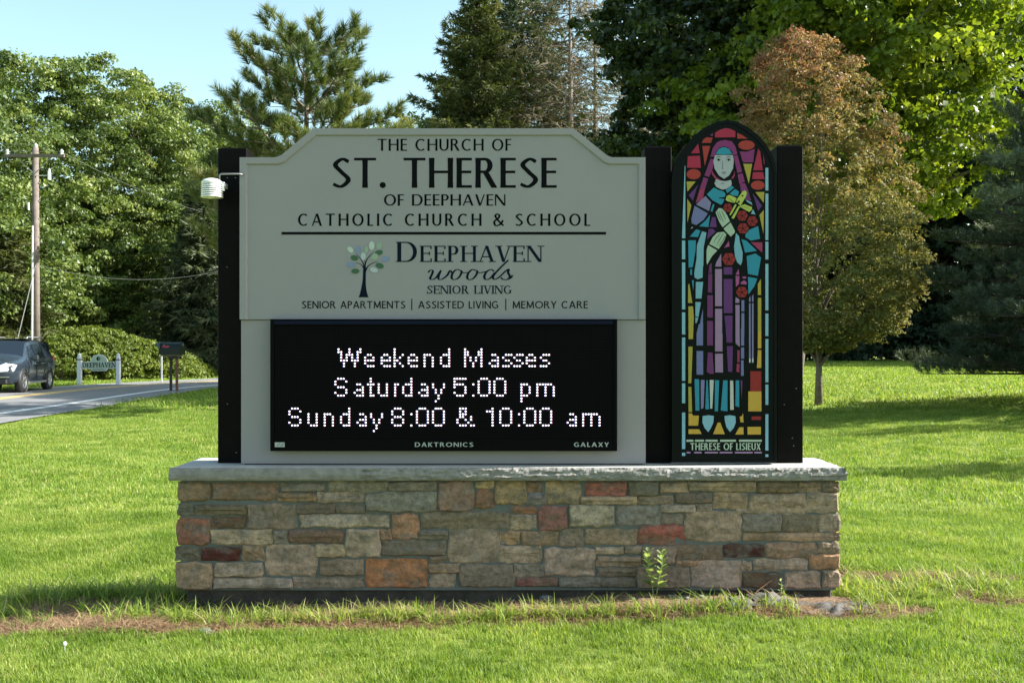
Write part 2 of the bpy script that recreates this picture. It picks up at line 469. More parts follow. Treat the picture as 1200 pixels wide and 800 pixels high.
def stone_mat():
    m = bpy.data.materials.new('quarried_stone'); m.use_nodes = True
    N, L = nodes(m); p = N['Principled BSDF']
    oi = N.new('ShaderNodeObjectInfo'); tc = N.new('ShaderNodeTexCoord')
    add = N.new('ShaderNodeVectorMath'); add.operation = 'ADD'
    cmb = N.new('ShaderNodeMath'); cmb.operation = 'MULTIPLY'; cmb.inputs[1].default_value = 40
    L.new(oi.outputs['Random'], cmb.inputs[0]); L.new(tc.outputs['Object'], add.inputs[0]); L.new(cmb.outputs[0], add.inputs[1])
    def noise(s, d, r=.6, stretch=None):
        t = N.new('ShaderNodeTexNoise'); t.inputs['Scale'].default_value = s; t.inputs['Detail'].default_value = d; t.inputs['Roughness'].default_value = r
        src = add.outputs[0]
        if stretch:
            mp = N.new('ShaderNodeMapping'); mp.inputs['Scale'].default_value = stretch; L.new(src, mp.inputs['Vector']); src = mp.outputs[0]
        L.new(src, t.inputs['Vector']); return t
    n1 = noise(7, 5, .6, (1, 1, 2.4)); n2 = noise(30, 10, .72); n3 = noise(13, 3)
    # warm and pale clouds on the stone's own colour
    def mixc(fac, a, b, mode='MIX'):
        x = N.new('ShaderNodeMix'); x.data_type = 'RGBA'; x.blend_type = mode
        L.new(fac, x.inputs[0])
        for s_, i in ((a, 6), (b, 7)):
            if isinstance(s_, tuple): x.inputs[i].default_value = (*s_, 1)
            else: L.new(s_, x.inputs[i])
        return x.outputs[2]
    def mr(src, a, b, c, d):
        r = N.new('ShaderNodeMapRange'); L.new(src, r.inputs[0])
        for i, q in enumerate((a, b, c, d)): r.inputs[i + 1].default_value = q
        return r.outputs[0]
    c1 = mixc(mr(n1.outputs[0], .42, .66, 0, .75), oi.outputs['Color'], (.19, .15, .09))
    c2 = mixc(mr(n3.outputs[0], .50, .72, 0, .55), c1, (.27, .26, .24))
    c3 = mixc(mr(n2.outputs[0], .30, .70, 0, 1), mixc(mr(n2.outputs[0], 0, 1, .75, .75), c2, (.035, .03, .025)), c2)
    L.new(c3, p.inputs['Base Color'])
    p.inputs['Roughness'].default_value = .9; p.inputs['Specular IOR Level'].default_value = .25
    b = N.new('ShaderNodeBump'); b.inputs['Strength'].default_value = 1.0; b.inputs['Distance'].default_value = .022
    L.new(n2.outputs[0], b.inputs['Height']); L.new(b.outputs[0], p.inputs['Normal'])
    return m
M['stone'] = stone_mat()
M['mortar'] = new_mat('blue_grey_mortar', (.085, .10, .103), .95, noise=(26, .8, (.14, .14, .125)), bump=(120, .6, .004))
M['concrete'] = new_mat('rough_concrete_footing', (.060, .050, .042), .95, noise=(9, .9, (.025, .020, .017)), bump=(50, .8, .01))

WX0, WX1 = -2.10, 2.052
WZ0, WZ1 = .057, .730
wall = thing('stone_wall', 'long low wall of mixed quarried stones carrying the church sign', 'wall', (0, 6.9, 0))
MB().box(WX0 + .025, WX1 - .025, WY + .0, 7.145, WZ0 - .01, WZ1 + .004).build('mortar_bed', M['mortar'], wall)
MB().box(WX0 + .05, WX1 - .04, WY + .03, 7.12, -.35, WZ0 + .002, .01).build('footing', M['concrete'], wall)

def stone(x0, x1, z0, z1, col, fr, depth=.05, rng=RNG):
    """fr(u, w, d) -> world point on a wall face; u along, w up, d outwards"""
    w, h = x1 - x0, z1 - z0
    nu = 5 if w > 1.6 * h else 4; nv = 3
    out = []
    rnd = .085 * min(w, h)
    cx, cz = (x0 + x1) / 2, (z0 + z1) / 2
    per = [(i / nu, 0) for i in range(nu)] + [(1, j / nv) for j in range(nv)] + [(1 - i / nu, 1) for i in range(nu)] + [(0, 1 - j / nv) for j in range(nv)]
    n = len(per)
    ph = rng.random(4) * 6.28
    amp = min(.0045, .055 * min(w, h))
    ring = []
    for k, (u, t) in enumerate(per):
        x = x0 + w * u; z = z0 + h * t
        if u in (0, 1) and t in (0, 1):
            x += (rnd * .45) * (1 if u == 0 else -1) * rng.uniform(.3, 1.4); z += (rnd * .45) * (1 if t == 0 else -1) * rng.uniform(.3, 1.4)
        x += amp * math.sin(ph[0] + k * 1.9) + rng.normal(0, amp * .5); z += amp * math.sin(ph[1] + k * 2.3) + rng.normal(0, amp * .5)
        ring.append((x, z))
    proud = rng.uniform(.006, .022)
    bev = min(.011, .13 * min(w, h))
    tiltu, tiltv = rng.uniform(-.006, .006), rng.uniform(-.006, .006)
    v = [fr(x, z, -.03) for x, z in ring]
    v += [fr(x, z, proud * .35) for x, z in ring]
    def inset(s, add):
        r = []
        for x, z in ring:
            dx, dz = x - cx, z - cz
            kx = max(0, 1 - s / max(w / 2, .01)); kz = max(0, 1 - s / max(h / 2, .01))
            d = proud + add + tiltu * dx / (w / 2) + tiltv * dz / (h / 2) + rng.normal(0, .0016)
            r.append(fr(cx + dx * kx, cz + dz * kz, d))
        return r
    v += inset(bev, 0)
    v += inset(bev * 1.6 + min(w, h) * .22, .003)
    v.append(fr(cx + rng.normal(0, w * .05), cz, proud + .004))
    f = []
    for r in range(3):
        for k in range(n):
            a, b = r * n + k, r * n + (k + 1) % n
            f.append((a, b, b + n, a + n))
    f += [(3 * n + k, 3 * n + (k + 1) % n, 4 * n) for k in range(n)]
    o = mesh('stone', v, f, M['stone'], wall, smooth=False)
    sc_ = seen(col, 2.3); lu = sum(sc_) / 3; kk = (lu / .26) ** .55 * rng.uniform(.88, 1.1)
    cc = [q * kk * t_ for q, t_ in zip(sc_, (1.24, 1.09, 1.10))]; mc = max(1, max(cc) / .60)
    o.color = (*[q / mc for q in cc], 1)
    return o
fr_front = lambda u, w, d: (u, WY - d, w)
for (a, b, c, d, colr) in ST:
    x0, x1 = X_(a, WY - .015), X_(c, WY - .015)
    z1, z0 = Z_(b, WY - .015), Z_(d, WY - .015)
    lum = sum(colr) / 3; colr = tuple(lum + (q - lum) * (.60 if max(colr) - min(colr) > 55 else .80) for q in colr)
    stone(x0 - .0055, x1 + .0055, z0 - .0042, z1 + .0042, colr, fr_front)
# ends and back, laid in rough courses
pal = [s[4] for s in ST]
def courses(u0, u1, fr, seed):
    rr = np.random.default_rng(seed)
    z = WZ0 + .004
    while z < WZ1 - .03:
        h = rr.choice([.045, .06, .075, .1, .125])
        if WZ1 - z - h < .045: h = WZ1 - z - .002
        u = u0
        while u < u1 - .02:
            w = rr.uniform(1.2, 4.0) * max(h, .06)
            if u1 - u - w < .09: w = u1 - u
            stone(u + .004, u + w - .004, z + .004, z + h - .004, pal[rr.integers(len(pal))], fr, rng=rr)
            u += w
        z += h
courses(WY + .0, 7.15, lambda u, w, d: (WX1 - .028 + d, u, w), 3)
courses(WY + .0, 7.15, lambda u, w, d: (WX0 + .028 - d, WY + 7.15 - u, w), 4)
courses(-2.08, 2.03, lambda u, w, d: (-u, 7.145 + d, w), 5)

# capstone: smooth sawn top, rock-faced edges
def cap_stone():
    m = bpy.data.materials.new('pale_limestone_cap'); m.use_nodes = True
    N, L = nodes(m); p = N['Principled BSDF']; tc = N.new('ShaderNodeTexCoord')
    t = N.new('ShaderNodeTexNoise'); t.inputs['Scale'].default_value = 14; t.inputs['Detail'].default_value = 8; t.inputs['Roughness'].default_value = .6
    L.new(tc.outputs['Object'], t.inputs['Vector'])
    r = N.new('ShaderNodeValToRGB'); e = r.color_ramp.elements
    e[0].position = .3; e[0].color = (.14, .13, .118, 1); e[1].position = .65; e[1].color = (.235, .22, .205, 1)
    L.new(t.outputs[0], r.inputs[0]); L.new(r.outputs[0], p.inputs['Base Color'])
    t2 = N.new('ShaderNodeTexNoise'); t2.inputs['Scale'].default_value = 70; t2.inputs['Detail'].default_value = 6
    L.new(tc.outputs['Object'], t2.inputs['Vector'])
    b = N.new('ShaderNodeBump'); b.inputs['Strength'].default_value = .5; b.inputs['Distance'].default_value = .006
    L.new(t2.outputs[0], b.inputs['Height']); L.new(b.outputs[0], p.inputs['Normal'])
    p.inputs['Roughness'].default_value = .85
    return m
M['cap'] = cap_stone()
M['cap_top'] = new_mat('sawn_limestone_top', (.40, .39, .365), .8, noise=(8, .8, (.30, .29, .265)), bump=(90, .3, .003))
def capstone():
    x0, x1, y0, y1, z0, z1 = -2.135, 2.085, 6.545, 7.185, .738, .818
    # perimeter points
    P = []
    def seg(ax_, ay_, bx, by, n):
        for i in range(n): P.append((ax_ + (bx - ax_) * i / n, ay_ + (by - ay_) * i / n))
    seg(x0, y0, x1, y0, 260); seg(x1, y0, x1, y1, 40); seg(x1, y1, x0, y1, 120); seg(x0, y1, x0, y0, 40)
    P = np.array(P); n = len(P); rr = np.random.default_rng(5)
    c = np.array([(x0 + x1) / 2, (y0 + y1) / 2])
    nrm = np.zeros_like(P)
    nrm[:260] = (0, -1); nrm[260:300] = (1, 0); nrm[300:420] = (0, 1); nrm[420:] = (-1, 0)
    rows = 8; V = []
    sm = lambda a, k: np.convolve(np.r_[a[-k:], a, a[:k]], np.ones(k) / k, 'same')[k:-k]
    for r in range(rows):
        t = r / (rows - 1)
        z = z0 + (z1 - z0) * t
        prof = -.012 * abs(t - .4) ** 1.5 * 2 - (.008 if r == rows - 1 else 0) - (.004 if r == 0 else 0)
        a = sm(rr.normal(0, 1, n), 7) * .008 + sm(rr.normal(0, 1, n), 2) * .003
        if t > .5: a = a - np.abs(sm(rr.normal(0, 1, n), 4)) * .016 * (t - .35)
        if r in (0,): a *= .3
        a = a * np.where(P[:, 0] < -.95, .25, 1.0)
        q = P + nrm * (prof + a)[:, None]
        zz = z + (rr.normal(0, .0025, n) if 0 < r < rows - 1 else (0 if r == 0 else -np.abs(sm(rr.normal(0, 1, n), 3)) * .002))
        V.append(np.c_[q, np.broadcast_to(zz, (n,))])
    # inner ring of the flat top
    q = P - nrm * .035
    q[:, 0] = np.clip(q[:, 0], x0 + .035, x1 - .035); q[:, 1] = np.clip(q[:, 1], y0 + .035, y1 - .035)
    V.append(np.c_[q, np.full(n, z1 + .001)])
    V = np.concatenate(V)
    f = []
    for r in range(rows):
        for k in range(n):
            f.append((r * n + k, r * n + (k + 1) % n, (r + 1) * n + (k + 1) % n, (r + 1) * n + k))
    f.append(tuple(rows * n + k for k in range(n))); f.append(tuple(range(n))[::-1])
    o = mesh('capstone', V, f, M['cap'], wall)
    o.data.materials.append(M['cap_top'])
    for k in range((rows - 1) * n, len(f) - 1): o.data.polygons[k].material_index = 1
    return o
capstone()
CZ = .819            # top of the cap

# ------------------------------------------------------------ glyph engine
def arc(cx, cy, rx, ry, a0, a1, n=None):
    n = n or max(6, int(abs(a1 - a0) / 9))
    return [(cx + rx * math.cos(R(a0 + (a1 - a0) * i / n)), cy + ry * math.sin(R(a0 + (a1 - a0) * i / n))) for i in range(n + 1)]
def spline(P, n=7):
    o = []
    Q = [P[0]] + list(P) + [P[-1]]
    for i in range(1, len(Q) - 2):
        p0, p1, p2, p3 = Q[i - 1:i + 3]
        for k in range(n):
            t = k / n
            o.append(tuple(.5 * (2 * b + (c - a) * t + (2 * a - 5 * b + 4 * c - d) * t * t + (3 * b - a - 3 * c + d) * t ** 3) for a, b, c, d in zip(p0, p1, p2, p3)))
    o.append(P[-1]); return o
def glyph(ch, V, H, serif, geo):
    """returns advance width and list of primitives: ('s',pts) curve, ('v',x,y0,y1) stem, ('h',x0,x1,y,th) bar, ('d',x0,y0,x1,y1,th) diagonal"""
    a, b = V / 2, H / 2
    P = []; S = []
    v = lambda x, y0=0, y1=1: P.append(('v', x, y0, y1))
    h = lambda x0, x1, y: P.append(('h', x0, x1, y))
    d = lambda *q: P.append(('d', *q))
    c = lambda pts: P.append(('s', pts))
    foot = lambda x, y, wl=1.0: S.append((x, y, wl))
    if ch == ' ': return .34, [], []
    if ch == '|': P.append(('d', .05, -.2, .05, 1.12, H * .7)); return .10, P, []
    if ch == '.':
        c([]); P[-1] = ('dot', .10, .09, .10); return .20, P, []
    if ch == 'A':
        w = .80 if geo < 1 else .80; d(0 + b, 0, w * .5 - b * .3, 1, H); d(w * .5, 1, w - a, 0, V); h(w * .2, w * .8, .32); foot(b, 0, .8); foot(w - a, 0)
    elif ch == 'C':
        w = .79; c(arc(w * .56, .5, w * .56 - a, .5 - b, 48, 312))
        if serif: P.append(('d', w * .93, .68, w * .96, .98, H * 1.2))
    elif ch == 'D':
        w = .80; v(a); r = .44; c([(a, 1 - b)] + arc(w - r, .5, r - a, .5 - b, 90, -90, 20) + [(a, b)]); foot(a, 0, .7); foot(a, 1, .7)
    elif ch == 'E':
        w = .50; v(a); h(a, w, 1 - b); h(a, w * .96, .53); h(a, w, b)
        if serif: w = .58; P[1] = ('h', a, w, 1 - b); P[3] = ('h', a, w, b); P += [('d', w, .8, w, 1, H * 1.2), ('d', w + .02, 0, w, .22, H * 1.2), ('d', w * .85, .42, w * .85, .64, H)]; foot(a, 0, .7); foot(a, 1, .7)
    elif ch == 'F': w = .46; v(a); h(a, w, 1 - b); h(a, w * .94, .51)
    elif ch == 'G':
        w = .78; c(arc(w * .54, .5, w * .54 - a, .5 - b, 46, 308)); v(w - a, .08, .46)
        if serif: foot(w - a, .46)
        else: h(w * .62, w - a, .46)
    elif ch == 'H':
        w = .78; v(a); v(w - a); h(a, w - a, .53); [foot(x, y) for x in (a, w - a) for y in (0, 1)]
    elif ch == 'I': w = V; v(a); foot(a, 0); foot(a, 1)
    elif ch == 'K': w = .64; v(a); d(a, .42, w - b, 1, H * 1.1); d(w * .34, .58, w - a, 0, V)
    elif ch == 'L':
        w = .46; v(a); h(a, w, b)
        if serif: w = .56; P[1] = ('h', a, w, b); P.append(('d', w + .02, 0, w, .24, H * 1.2)); foot(a, 0, .7); foot(a, 1)
    elif ch == 'M': w = .92; d(b + .02, 0, b + .08, 1, H); d(.1, 1, w / 2, .1, V); d(w / 2, .1, w - .1, 1, H); d(w - a - .0, 0, w - a - .05, 1, V)
    elif ch == 'N':
        w = .78; th = H * 1.05; P += [('d', th / 2, 0, th / 2, 1, th), ('d', w - th / 2, 0, w - th / 2, 1, th)]; d(V * .4, 1, w - V * .4, 0, V); foot(th / 2, 0); foot(w - th / 2, 1); foot(th * .2, 1, .6)
    elif ch == 'O': w = .90 if geo < 1 else .96; c(arc(w / 2, .5, w / 2 - a, .5 - b, 0, 360, 40))
    elif ch in 'PR':
        w = .56; v(a); m = .45 if ch == 'P' else .49; r = (1 - m) / 2
        c([(a, 1 - b)] + arc(w - r - .01, m + r, r + .01 - a + .0, r - b, 90, -90, 14) + [(a, m + b)])
        foot(a, 0)
        foot(a, 1, .7)
        if ch == 'R': w = .70; d(w * .46, m + b, w - a, 0, V); foot(w - a, 0, .7)
    elif ch == 'S':
        w = .60; c(spline([(w * .90, .87), (w * .55, 1 - b), (w * .14 + a * .3, .77), (w * .5, .53), (w * .94 - a * .4, .27), (w * .5, b), (w * .06, .12)]))
        if serif: P += [('d', w * .9, .72, w * .92, .97, H * 1.2), ('d', w * .03, .03, w * .05, .28, H * 1.2)]
    elif ch == 'T':
        w = .72; v(w / 2); h(0, w, 1 - b); foot(w / 2, 0)
    elif ch == 'U': w = .72; q = H * 1.2; c([(a, 1), (a, .38)] + arc(w / 2, .36, w / 2 - a, .36 - b, 180, 360, 16) + [(w - a, .38), (w - a, 1)])
    elif ch == 'V': w = .72; d(a, 1, w * .5, 0, V); d(w * .5 + b * .3, 0, w - b, 1, H); foot(a, 1); foot(w - b, 1, .8)
    elif ch == 'X': w = .70; d(a, 1, w - a, 0, V); d(b, 0, w - b, 1, H)
    elif ch == 'Y': w = .68; v(w / 2, 0, .45); d(a, 1, w * .5, .42, V); d(w - b, 1, w * .5, .42, H)
    elif ch == '&':
        w = .80; c(spline([(w, .02), (w * .55, .38), (w * .22, .76), (w * .28, .93), (w * .43, 1 - b), (w * .60, .84), (w * .48, .62), (w * .14, .40), (a, .2), (w * .22, .03), (w * .5, b), (w * .78, .2), (w * .95, .46)]))
    else: raise ValueError(ch)
    return w, P, (S if serif else [])
def ribbon(pts, wfun, f):
    n = len(pts); L_ = []; R_ = []
    for i in range(n):
        p = pts[max(0, i - 1)]; q = pts[min(n - 1, i + 1)]
        dx, dy = q[0] - p[0], q[1] - p[1]; l = math.hypot(dx, dy) or 1; dx /= l; dy /= l
        w = wfun(dx, dy, i / (n - 1)) / 2
        L_.append((pts[i][0] - dy * w, pts[i][1] + dx * w)); R_.append((pts[i][0] + dy * w, pts[i][1] - dx * w))
    for i in range(n - 1): f.append([L_[i], R_[i], R_[i + 1], L_[i + 1]])
def glyph_polys(ch, V, H, serif, geo):
    w, P, S = glyph(ch, V, H, serif, geo); groups = []
    for p in P:
        g = []
        if p[0] == 's': ribbon(p[1], lambda dx, dy, t: H + (V - H) * abs(dy) ** 1.6, g)
        elif p[0] == 'v':
            x, y0, y1 = p[1:]; fl = 0 if (serif or geo) else .10
            ys = [y0, y0 + (y1 - y0) * .25, y0 + (y1 - y0) * .75, y1]; ws = [V * (1 + fl), V, V, V * (1 + fl)]
            for i in range(3): g.append([(x - ws[i] / 2, ys[i]), (x + ws[i] / 2, ys[i]), (x + ws[i + 1] / 2, ys[i + 1]), (x - ws[i + 1] / 2, ys[i + 1])])
        elif p[0] == 'h': x0, x1, y = p[1:]; g.append([(x0, y - H / 2), (x1, y - H / 2), (x1, y + H / 2), (x0, y + H / 2)])
        elif p[0] == 'd':
            x0, y0, x1, y1, th = p[1:]; l = math.hypot(x1 - x0, y1 - y0); hw = th / 2 * l / abs(y1 - y0)
            q = [(x0 - hw, y0), (x0 + hw, y0), (x1 + hw, y1), (x1 - hw, y1)]
            g.append(q if y1 > y0 else [q[3], q[2], q[1], q[0]])
        elif p[0] == 'dot': g.append([(p[1] + p[3] * math.cos(k * PI / 8), p[2] + p[3] * math.sin(k * PI / 8)) for k in range(16)])
        groups.append(g)
    for x, y, wl in S:
        e = V * 1.05 + .02; yy = (0, H * .9) if y == 0 else (y - H * .9, y)
        groups.append([[(x - e * wl, yy[0]), (x + e, yy[0]), (x + e, yy[1]), (x - e * wl, yy[1])]])
    return w, groups

def emit(polys_layers, name, mat, parent, Y):
    """polys_layers: list of (layer, [(px,py)...]) in photo pixels on the plane at Y (facing the camera, -Y)"""
    v = []; f = []
    for ly, poly in polys_layers:
        y = Y - .00012 * ly; n = len(v)
        ar = sum(poly[i][0] * poly[(i + 1) % len(poly)][1] - poly[(i + 1) % len(poly)][0] * poly[i][1] for i in range(len(poly)))
        if ar > 0: poly = poly[::-1]
        v += [(X_(px, Y), y, Z_(py, Y)) for px, py in poly]
        f.append(tuple(range(n, n + len(poly))))
    return mesh(name, v, f, mat, parent)
def text_polys(s, x0, x1, yt, yb, V, H, serif=False, geo=0, track=.13, letters=False):
    sz = yb - yt; items = []; tot = 0
    for i, ch in enumerate(s):
        w, g = glyph_polys(ch, V, H, serif, geo)
        k = 1.0; items.append((w * k, g)); tot += w * k
    tg = track; sx = ((x1 - x0) / sz) / (tot + tg * (len(s) - 1)); tr = tg * sx
    x = x0 / sz; out = []; split = []
    for w, g in items:
        one = []
        for ly, grp in enumerate(g):
            for poly in grp: one.append((1 + ly, [((x + px * sx) * sz, yb - py * sz) for px, py in poly]))
        out += one
        if one: split.append(one)
        x += w * sx + tr
    return split if letters else out
# ------------------------------------------------------------ sign cabinet
YB = 6.70
M['panel'] = new_mat('grey_green_sign_paint', (.240, .230, .256), .55, spec=.2, noise=(1.6, .6, (.262, .245, .262)), bump=(250, .12, .002))
M['panel_low'] = new_mat('pale_grey_sign_paint', (.250, .230, .250), .5, spec=.2, noise=(2, .6, (.27, .245, .258)), bump=(250, .1, .002))
M['letter'] = new_mat('black_vinyl', (.0025, .003, .004), .5, spec=.05)
M['navy'] = new_mat('navy_vinyl', (.004, .007, .018), .5, spec=.05)
M['screen_black'] = new_mat('matt_black_housing', (.0018, .0018, .0026), .5, spec=.05)
cab = thing('church_sign', 'grey green church name board with clipped upper corners and a black message screen', 'sign', (X_(520, YB), 6.76, CZ))
def outline(o, Y):
    """the header's outline, offset inwards by o px"""
    k = o * .42
    return [(281 + o, 374.2), (281 + o, 184.5 + o), (329 - 6 + k, 184.5 + o), (330 + k, 182 + o), (367.5 + k, 150.7 + o), (672.5 - k, 150.7 + o), (711 - k, 182 + o), (717 - k, 184.5 + o), (756.5 - o, 184.5 + o), (756.5 - o, 374.2)]
pl = [XZ(x, y, YB) for x, y in outline(0, YB)]
MB().prism(pl, YB, YB + .13).build('header_panel', M['panel'], cab)
# raised border moulding round the header
o0 = [XZ(x, y, YB) for x, y in outline(0.3, YB)]; o1 = [XZ(x, y, YB) for x, y in outline(7.6, YB)]; o2 = [XZ(x, y, YB) for x, y in outline(9.2, YB)]
v = []; f = []; n = len(o0)
for x, z in o0: v.append((x, YB - .012, z))
for x, z in o1: v.append((x, YB - .012, z))
for x, z in o2: v.append((x, YB + .001, z))
for x, z in o0: v.append((x, YB + .001, z))
for i in range(n - 1):
    f += [(i, i + 1, n + i + 1, n + i)[::-1], (n + i, n + i + 1, 2 * n + i + 1, 2 * n + i)[::-1], (3 * n + i, 3 * n + i + 1, i + 1, i)[::-1]]
fixn(mesh('border_moulding', v, f, M['panel'], cab))
x0, x1 = X_(281.8, YB), X_(757, YB)
MB().box(x0, x1, YB + .014, YB + .125, CZ + .006, Z_(374.6, YB), .003).build('lower_panel', M['panel_low'], cab)
MB().box(x0 + .02, x1 - .02, YB + .03, YB + .11, CZ - .012, CZ + .006).build('base_channel', M['black_post'], cab)

YT = YB - .0015
def line(txt, *a, mat='letter', **k):
    if a[3] - a[2] > 13:
        for one in text_polys(txt, *a, letters=True, **k): emit(one, 'letter', M[mat], cab, YT)
    else: tag(emit(text_polys(txt, *a, **k), 'lettering', M[mat], cab, YT), kind='stuff')
line('THE CHURCH OF', 442.4, 599.2, 162.9, 176.8, .16, .09, track=.16)
line('ST. THERESE', 389.2, 652.4, 185.1, 220.1, .168, .085, track=.12)
line('OF DEEPHAVEN', 450, 592.3, 227.8, 241.0, .16, .09)
line('CATHOLIC CHURCH & SCHOOL', 349.3, 691.7, 250.4, 264.7, .17, .095, track=.30)
emit([(1, [(330, 271.8), (330, 274.9), (710.3, 274.9), (710.3, 271.8)])], 'ruled_line', M['letter'], cab, YT)
line('D', 465.6, 488.6, 283.4, 306.9, .16, .055, serif=True, mat='navy')
line('EEPHAVEN', 493, 634.5, 288, 306.9, .165, .06, serif=True, track=.20, mat='navy')
line('SENIOR LIVING', 500.4, 598.8, 334.6, 344.2, .16, .075, serif=True, track=.16, mat='navy')
line('SENIOR APARTMENTS', 353.6, 475, 352.7, 361.3, .14, .13, geo=1)
line('ASSISTED LIVING', 490.2, 583.8, 352.7, 361.3, .14, .13, geo=1)
line('MEMORY CARE', 600.6, 688.8, 352.7, 361.3, .14, .13, geo=1)
for dx_ in (482.0, 592.2): emit([(1, [(dx_, 350), (dx_, 363.3), (dx_ + 1.1, 363.3), (dx_ + 1.1, 350)])], 'divider', M['letter'], cab, YT)
# script word
def zq(x, y): return 395 + x / 4.8, 275 + y / 4.8
scr = [
 [(512, 212), (524, 200), (538, 202), (535, 220), (524, 244), (534, 252), (556, 242), (578, 210), (585, 200)],
 [(585, 200), (572, 232), (572, 250), (590, 250), (618, 230), (634, 204), (642, 206), (646, 214)],
 [(690, 200), (672, 196), (652, 214), (644, 240), (656, 252), (678, 246), (696, 224), (700, 205), (690, 200)],
 [(694, 206), (714, 214), (738, 212), (752, 204)],
 [(778, 200), (760, 196), (740, 214), (732, 240), (744, 252), (766, 246), (784, 224), (788, 205), (778, 200)],
 [(784, 206), (802, 214), (826, 210), (842, 206)],
 [(884, 206), (866, 196), (842, 208), (828, 236), (838, 252), (862, 244), (886, 214)],
 [(964, 142), (940, 165), (905, 200), (878, 234), (884, 251), (904, 244), (926, 226)],
 [(926, 226), (946, 206), (966, 194), (962, 212), (972, 236), (956, 252), (932, 250), (922, 240)],
 [(956, 252), (975, 244), (988, 228)]]
pp = []
for i, s in enumerate(scr):
    pts = spline([zq(*p) for p in s], 6); g = []
    ribbon(pts, lambda dx, dy, t: .85 + 2.1 * max(0, (dy if dy > 0 else -dy) * 1.0) ** 1.5 * (1 - .35 * abs(2 * t - 1)), g)
    pp += [(1 + i, q) for q in g]
emit(pp, 'lettering', M['navy'], cab, YT)['label'] = 'navy script word woods'
# little tree emblem
emb = emit([(1, q) for q in (lambda: (lambda g: (ribbon(spline([zq(*p) for p in [(149, 352), (150, 300), (153, 250), (154, 205), (155, 182)]], 6), lambda dx, dy, t: (9.5 * (1 - t) ** 4 + 2.6 + .8 * t), g), g)[1])([]))()], 'tree_emblem', M['navy'], cab, YT)
tw = []
for i, (p, w0) in enumerate([([(154, 215), (150, 170), (135, 140), (108, 108)], 1.6), ([(155, 215), (148, 185), (130, 165), (104, 158)], 1.3), ([(156, 200), (160, 160), (178, 125), (208, 95)], 1.5), ([(157, 215), (172, 180), (200, 160), (232, 150)], 1.4), ([(152, 215), (156, 180), (157, 150), (152, 130)], 1.0)]):
    g = []; ribbon(spline([zq(*q) for q in p], 6), lambda dx, dy, t: w0 * (1.2 - t), g); tw += [(i + 2, q) for q in g]
emit(tw, 'twig', M['navy'], emb, YT)
M['em_dark'] = new_mat('dark_green_print', (.02, .075, .03), .5)
M['em_blue'] = new_mat('blue_print', (.15, .19, .33), .5)
M['em_mint'] = new_mat('pale_mint_print', (.36, .42, .39), .5)
M['em_pale'] = new_mat('pale_blue_print', (.32, .37, .42), .5)
M['em_green'] = new_mat('soft_green_print', (.22, .29, .22), .5)
for k, (x, y, mt, a, b, rot) in enumerate([(75,85,'em_mint',20,14,-45),(118,85,'em_blue',22,14,80),(195,62,'em_mint',24,16,90),(238,62,'em_green',20,16,60),(165,84,'em_green',20,11,80),(235,101,'em_dark',23,14,12),(98,131,'em_dark',22,15,-15),(148,122,'em_pale',22,15,85),(271,137,'em_blue',24,14,15),(213,124,'em_green',20,18,30),(80,169,'em_blue',23,15,0),(240,174,'em_dark',23,15,-18),(103,205,'em_dark',23,14,0),(208,199,'em_pale',23,14,-15)]):
    pts = []
    for j in range(18):
        q = 2 * PI * j / 18; u, w = a * math.cos(q), b * math.sin(q)
        pts.append(zq(x + u * math.cos(R(rot)) + w * math.sin(R(rot)), y - u * math.sin(R(rot)) + w * math.cos(R(rot))))
    emit([(8 + k, pts)], 'emblem_leaf', M[mt], emb, YT)

# ------------------------------------------------------------ LED message screen
YD = YB - .055
def led_mat():
    m = bpy.data.materials.new('unlit_led_louvres'); m.use_nodes = True
    N, L = nodes(m); p = N['Principled BSDF']; tc = N.new('ShaderNodeTexCoord')
    sp = N.new('ShaderNodeSeparateXYZ'); L.new(tc.outputs['Object'], sp.inputs[0])
    pit = 3.2 / F * YD
    def saw(src):
        a = N.new('ShaderNodeMath'); a.operation = 'DIVIDE'; L.new(src, a.inputs[0]); a.inputs[1].default_value = pit
        b = N.new('ShaderNodeMath'); b.operation = 'FRACT'; L.new(a.outputs[0], b.inputs[0])
        c = N.new('ShaderNodeMath'); c.operation = 'GREATER_THAN'; L.new(b.outputs[0], c.inputs[0]); c.inputs[1].default_value = .55; return c
    a = saw(sp.outputs['X']); b = saw(sp.outputs['Z'])
    mu = N.new('ShaderNodeMath'); mu.operation = 'MULTIPLY'; L.new(a.outputs[0], mu.inputs[0]); L.new(b.outputs[0], mu.inputs[1])
    mx = N.new('ShaderNodeMix'); mx.data_type = 'RGBA'; L.new(mu.outputs[0], mx.inputs[0])
    mx.inputs[6].default_value = (.0012, .0012, .0018, 1); mx.inputs[7].default_value = (.007, .005, .008, 1)
    L.new(mx.outputs[2], p.inputs['Base Color']); p.inputs['Roughness'].default_value = .5; p.inputs['Specular IOR Level'].default_value = .04
    return m
disp = MB()
X0, X1, ZB, ZT = X_(316.6, YD), X_(723.3, YD), Z_(528.3, YD), Z_(373.8, YD)
disp.box(X0, X1, YD + .012, YB + .016, ZB, ZT)
for b in ((X0, X_(321, YD), ZB, ZT), (X_(719, YD), X1, ZB, ZT), (X_(321, YD) + .0005, X_(719, YD) - .0005, ZB, Z_(515, YD)), (X_(321, YD) + .0005, X_(719, YD) - .0005, Z_(381.5, YD), ZT)):
    disp.box(b[0], b[1], YD, YD + .0115, b[2], b[3], .0015)
led = disp.build('message_screen', M['screen_black'], cab)
MB().box(X_(321, YD) + .001, X_(719, YD) - .001, YD + .007, YD + .0118, Z_(515, YD) + .001, Z_(381.5, YD) - .001).build('led_face', led_mat(), led)
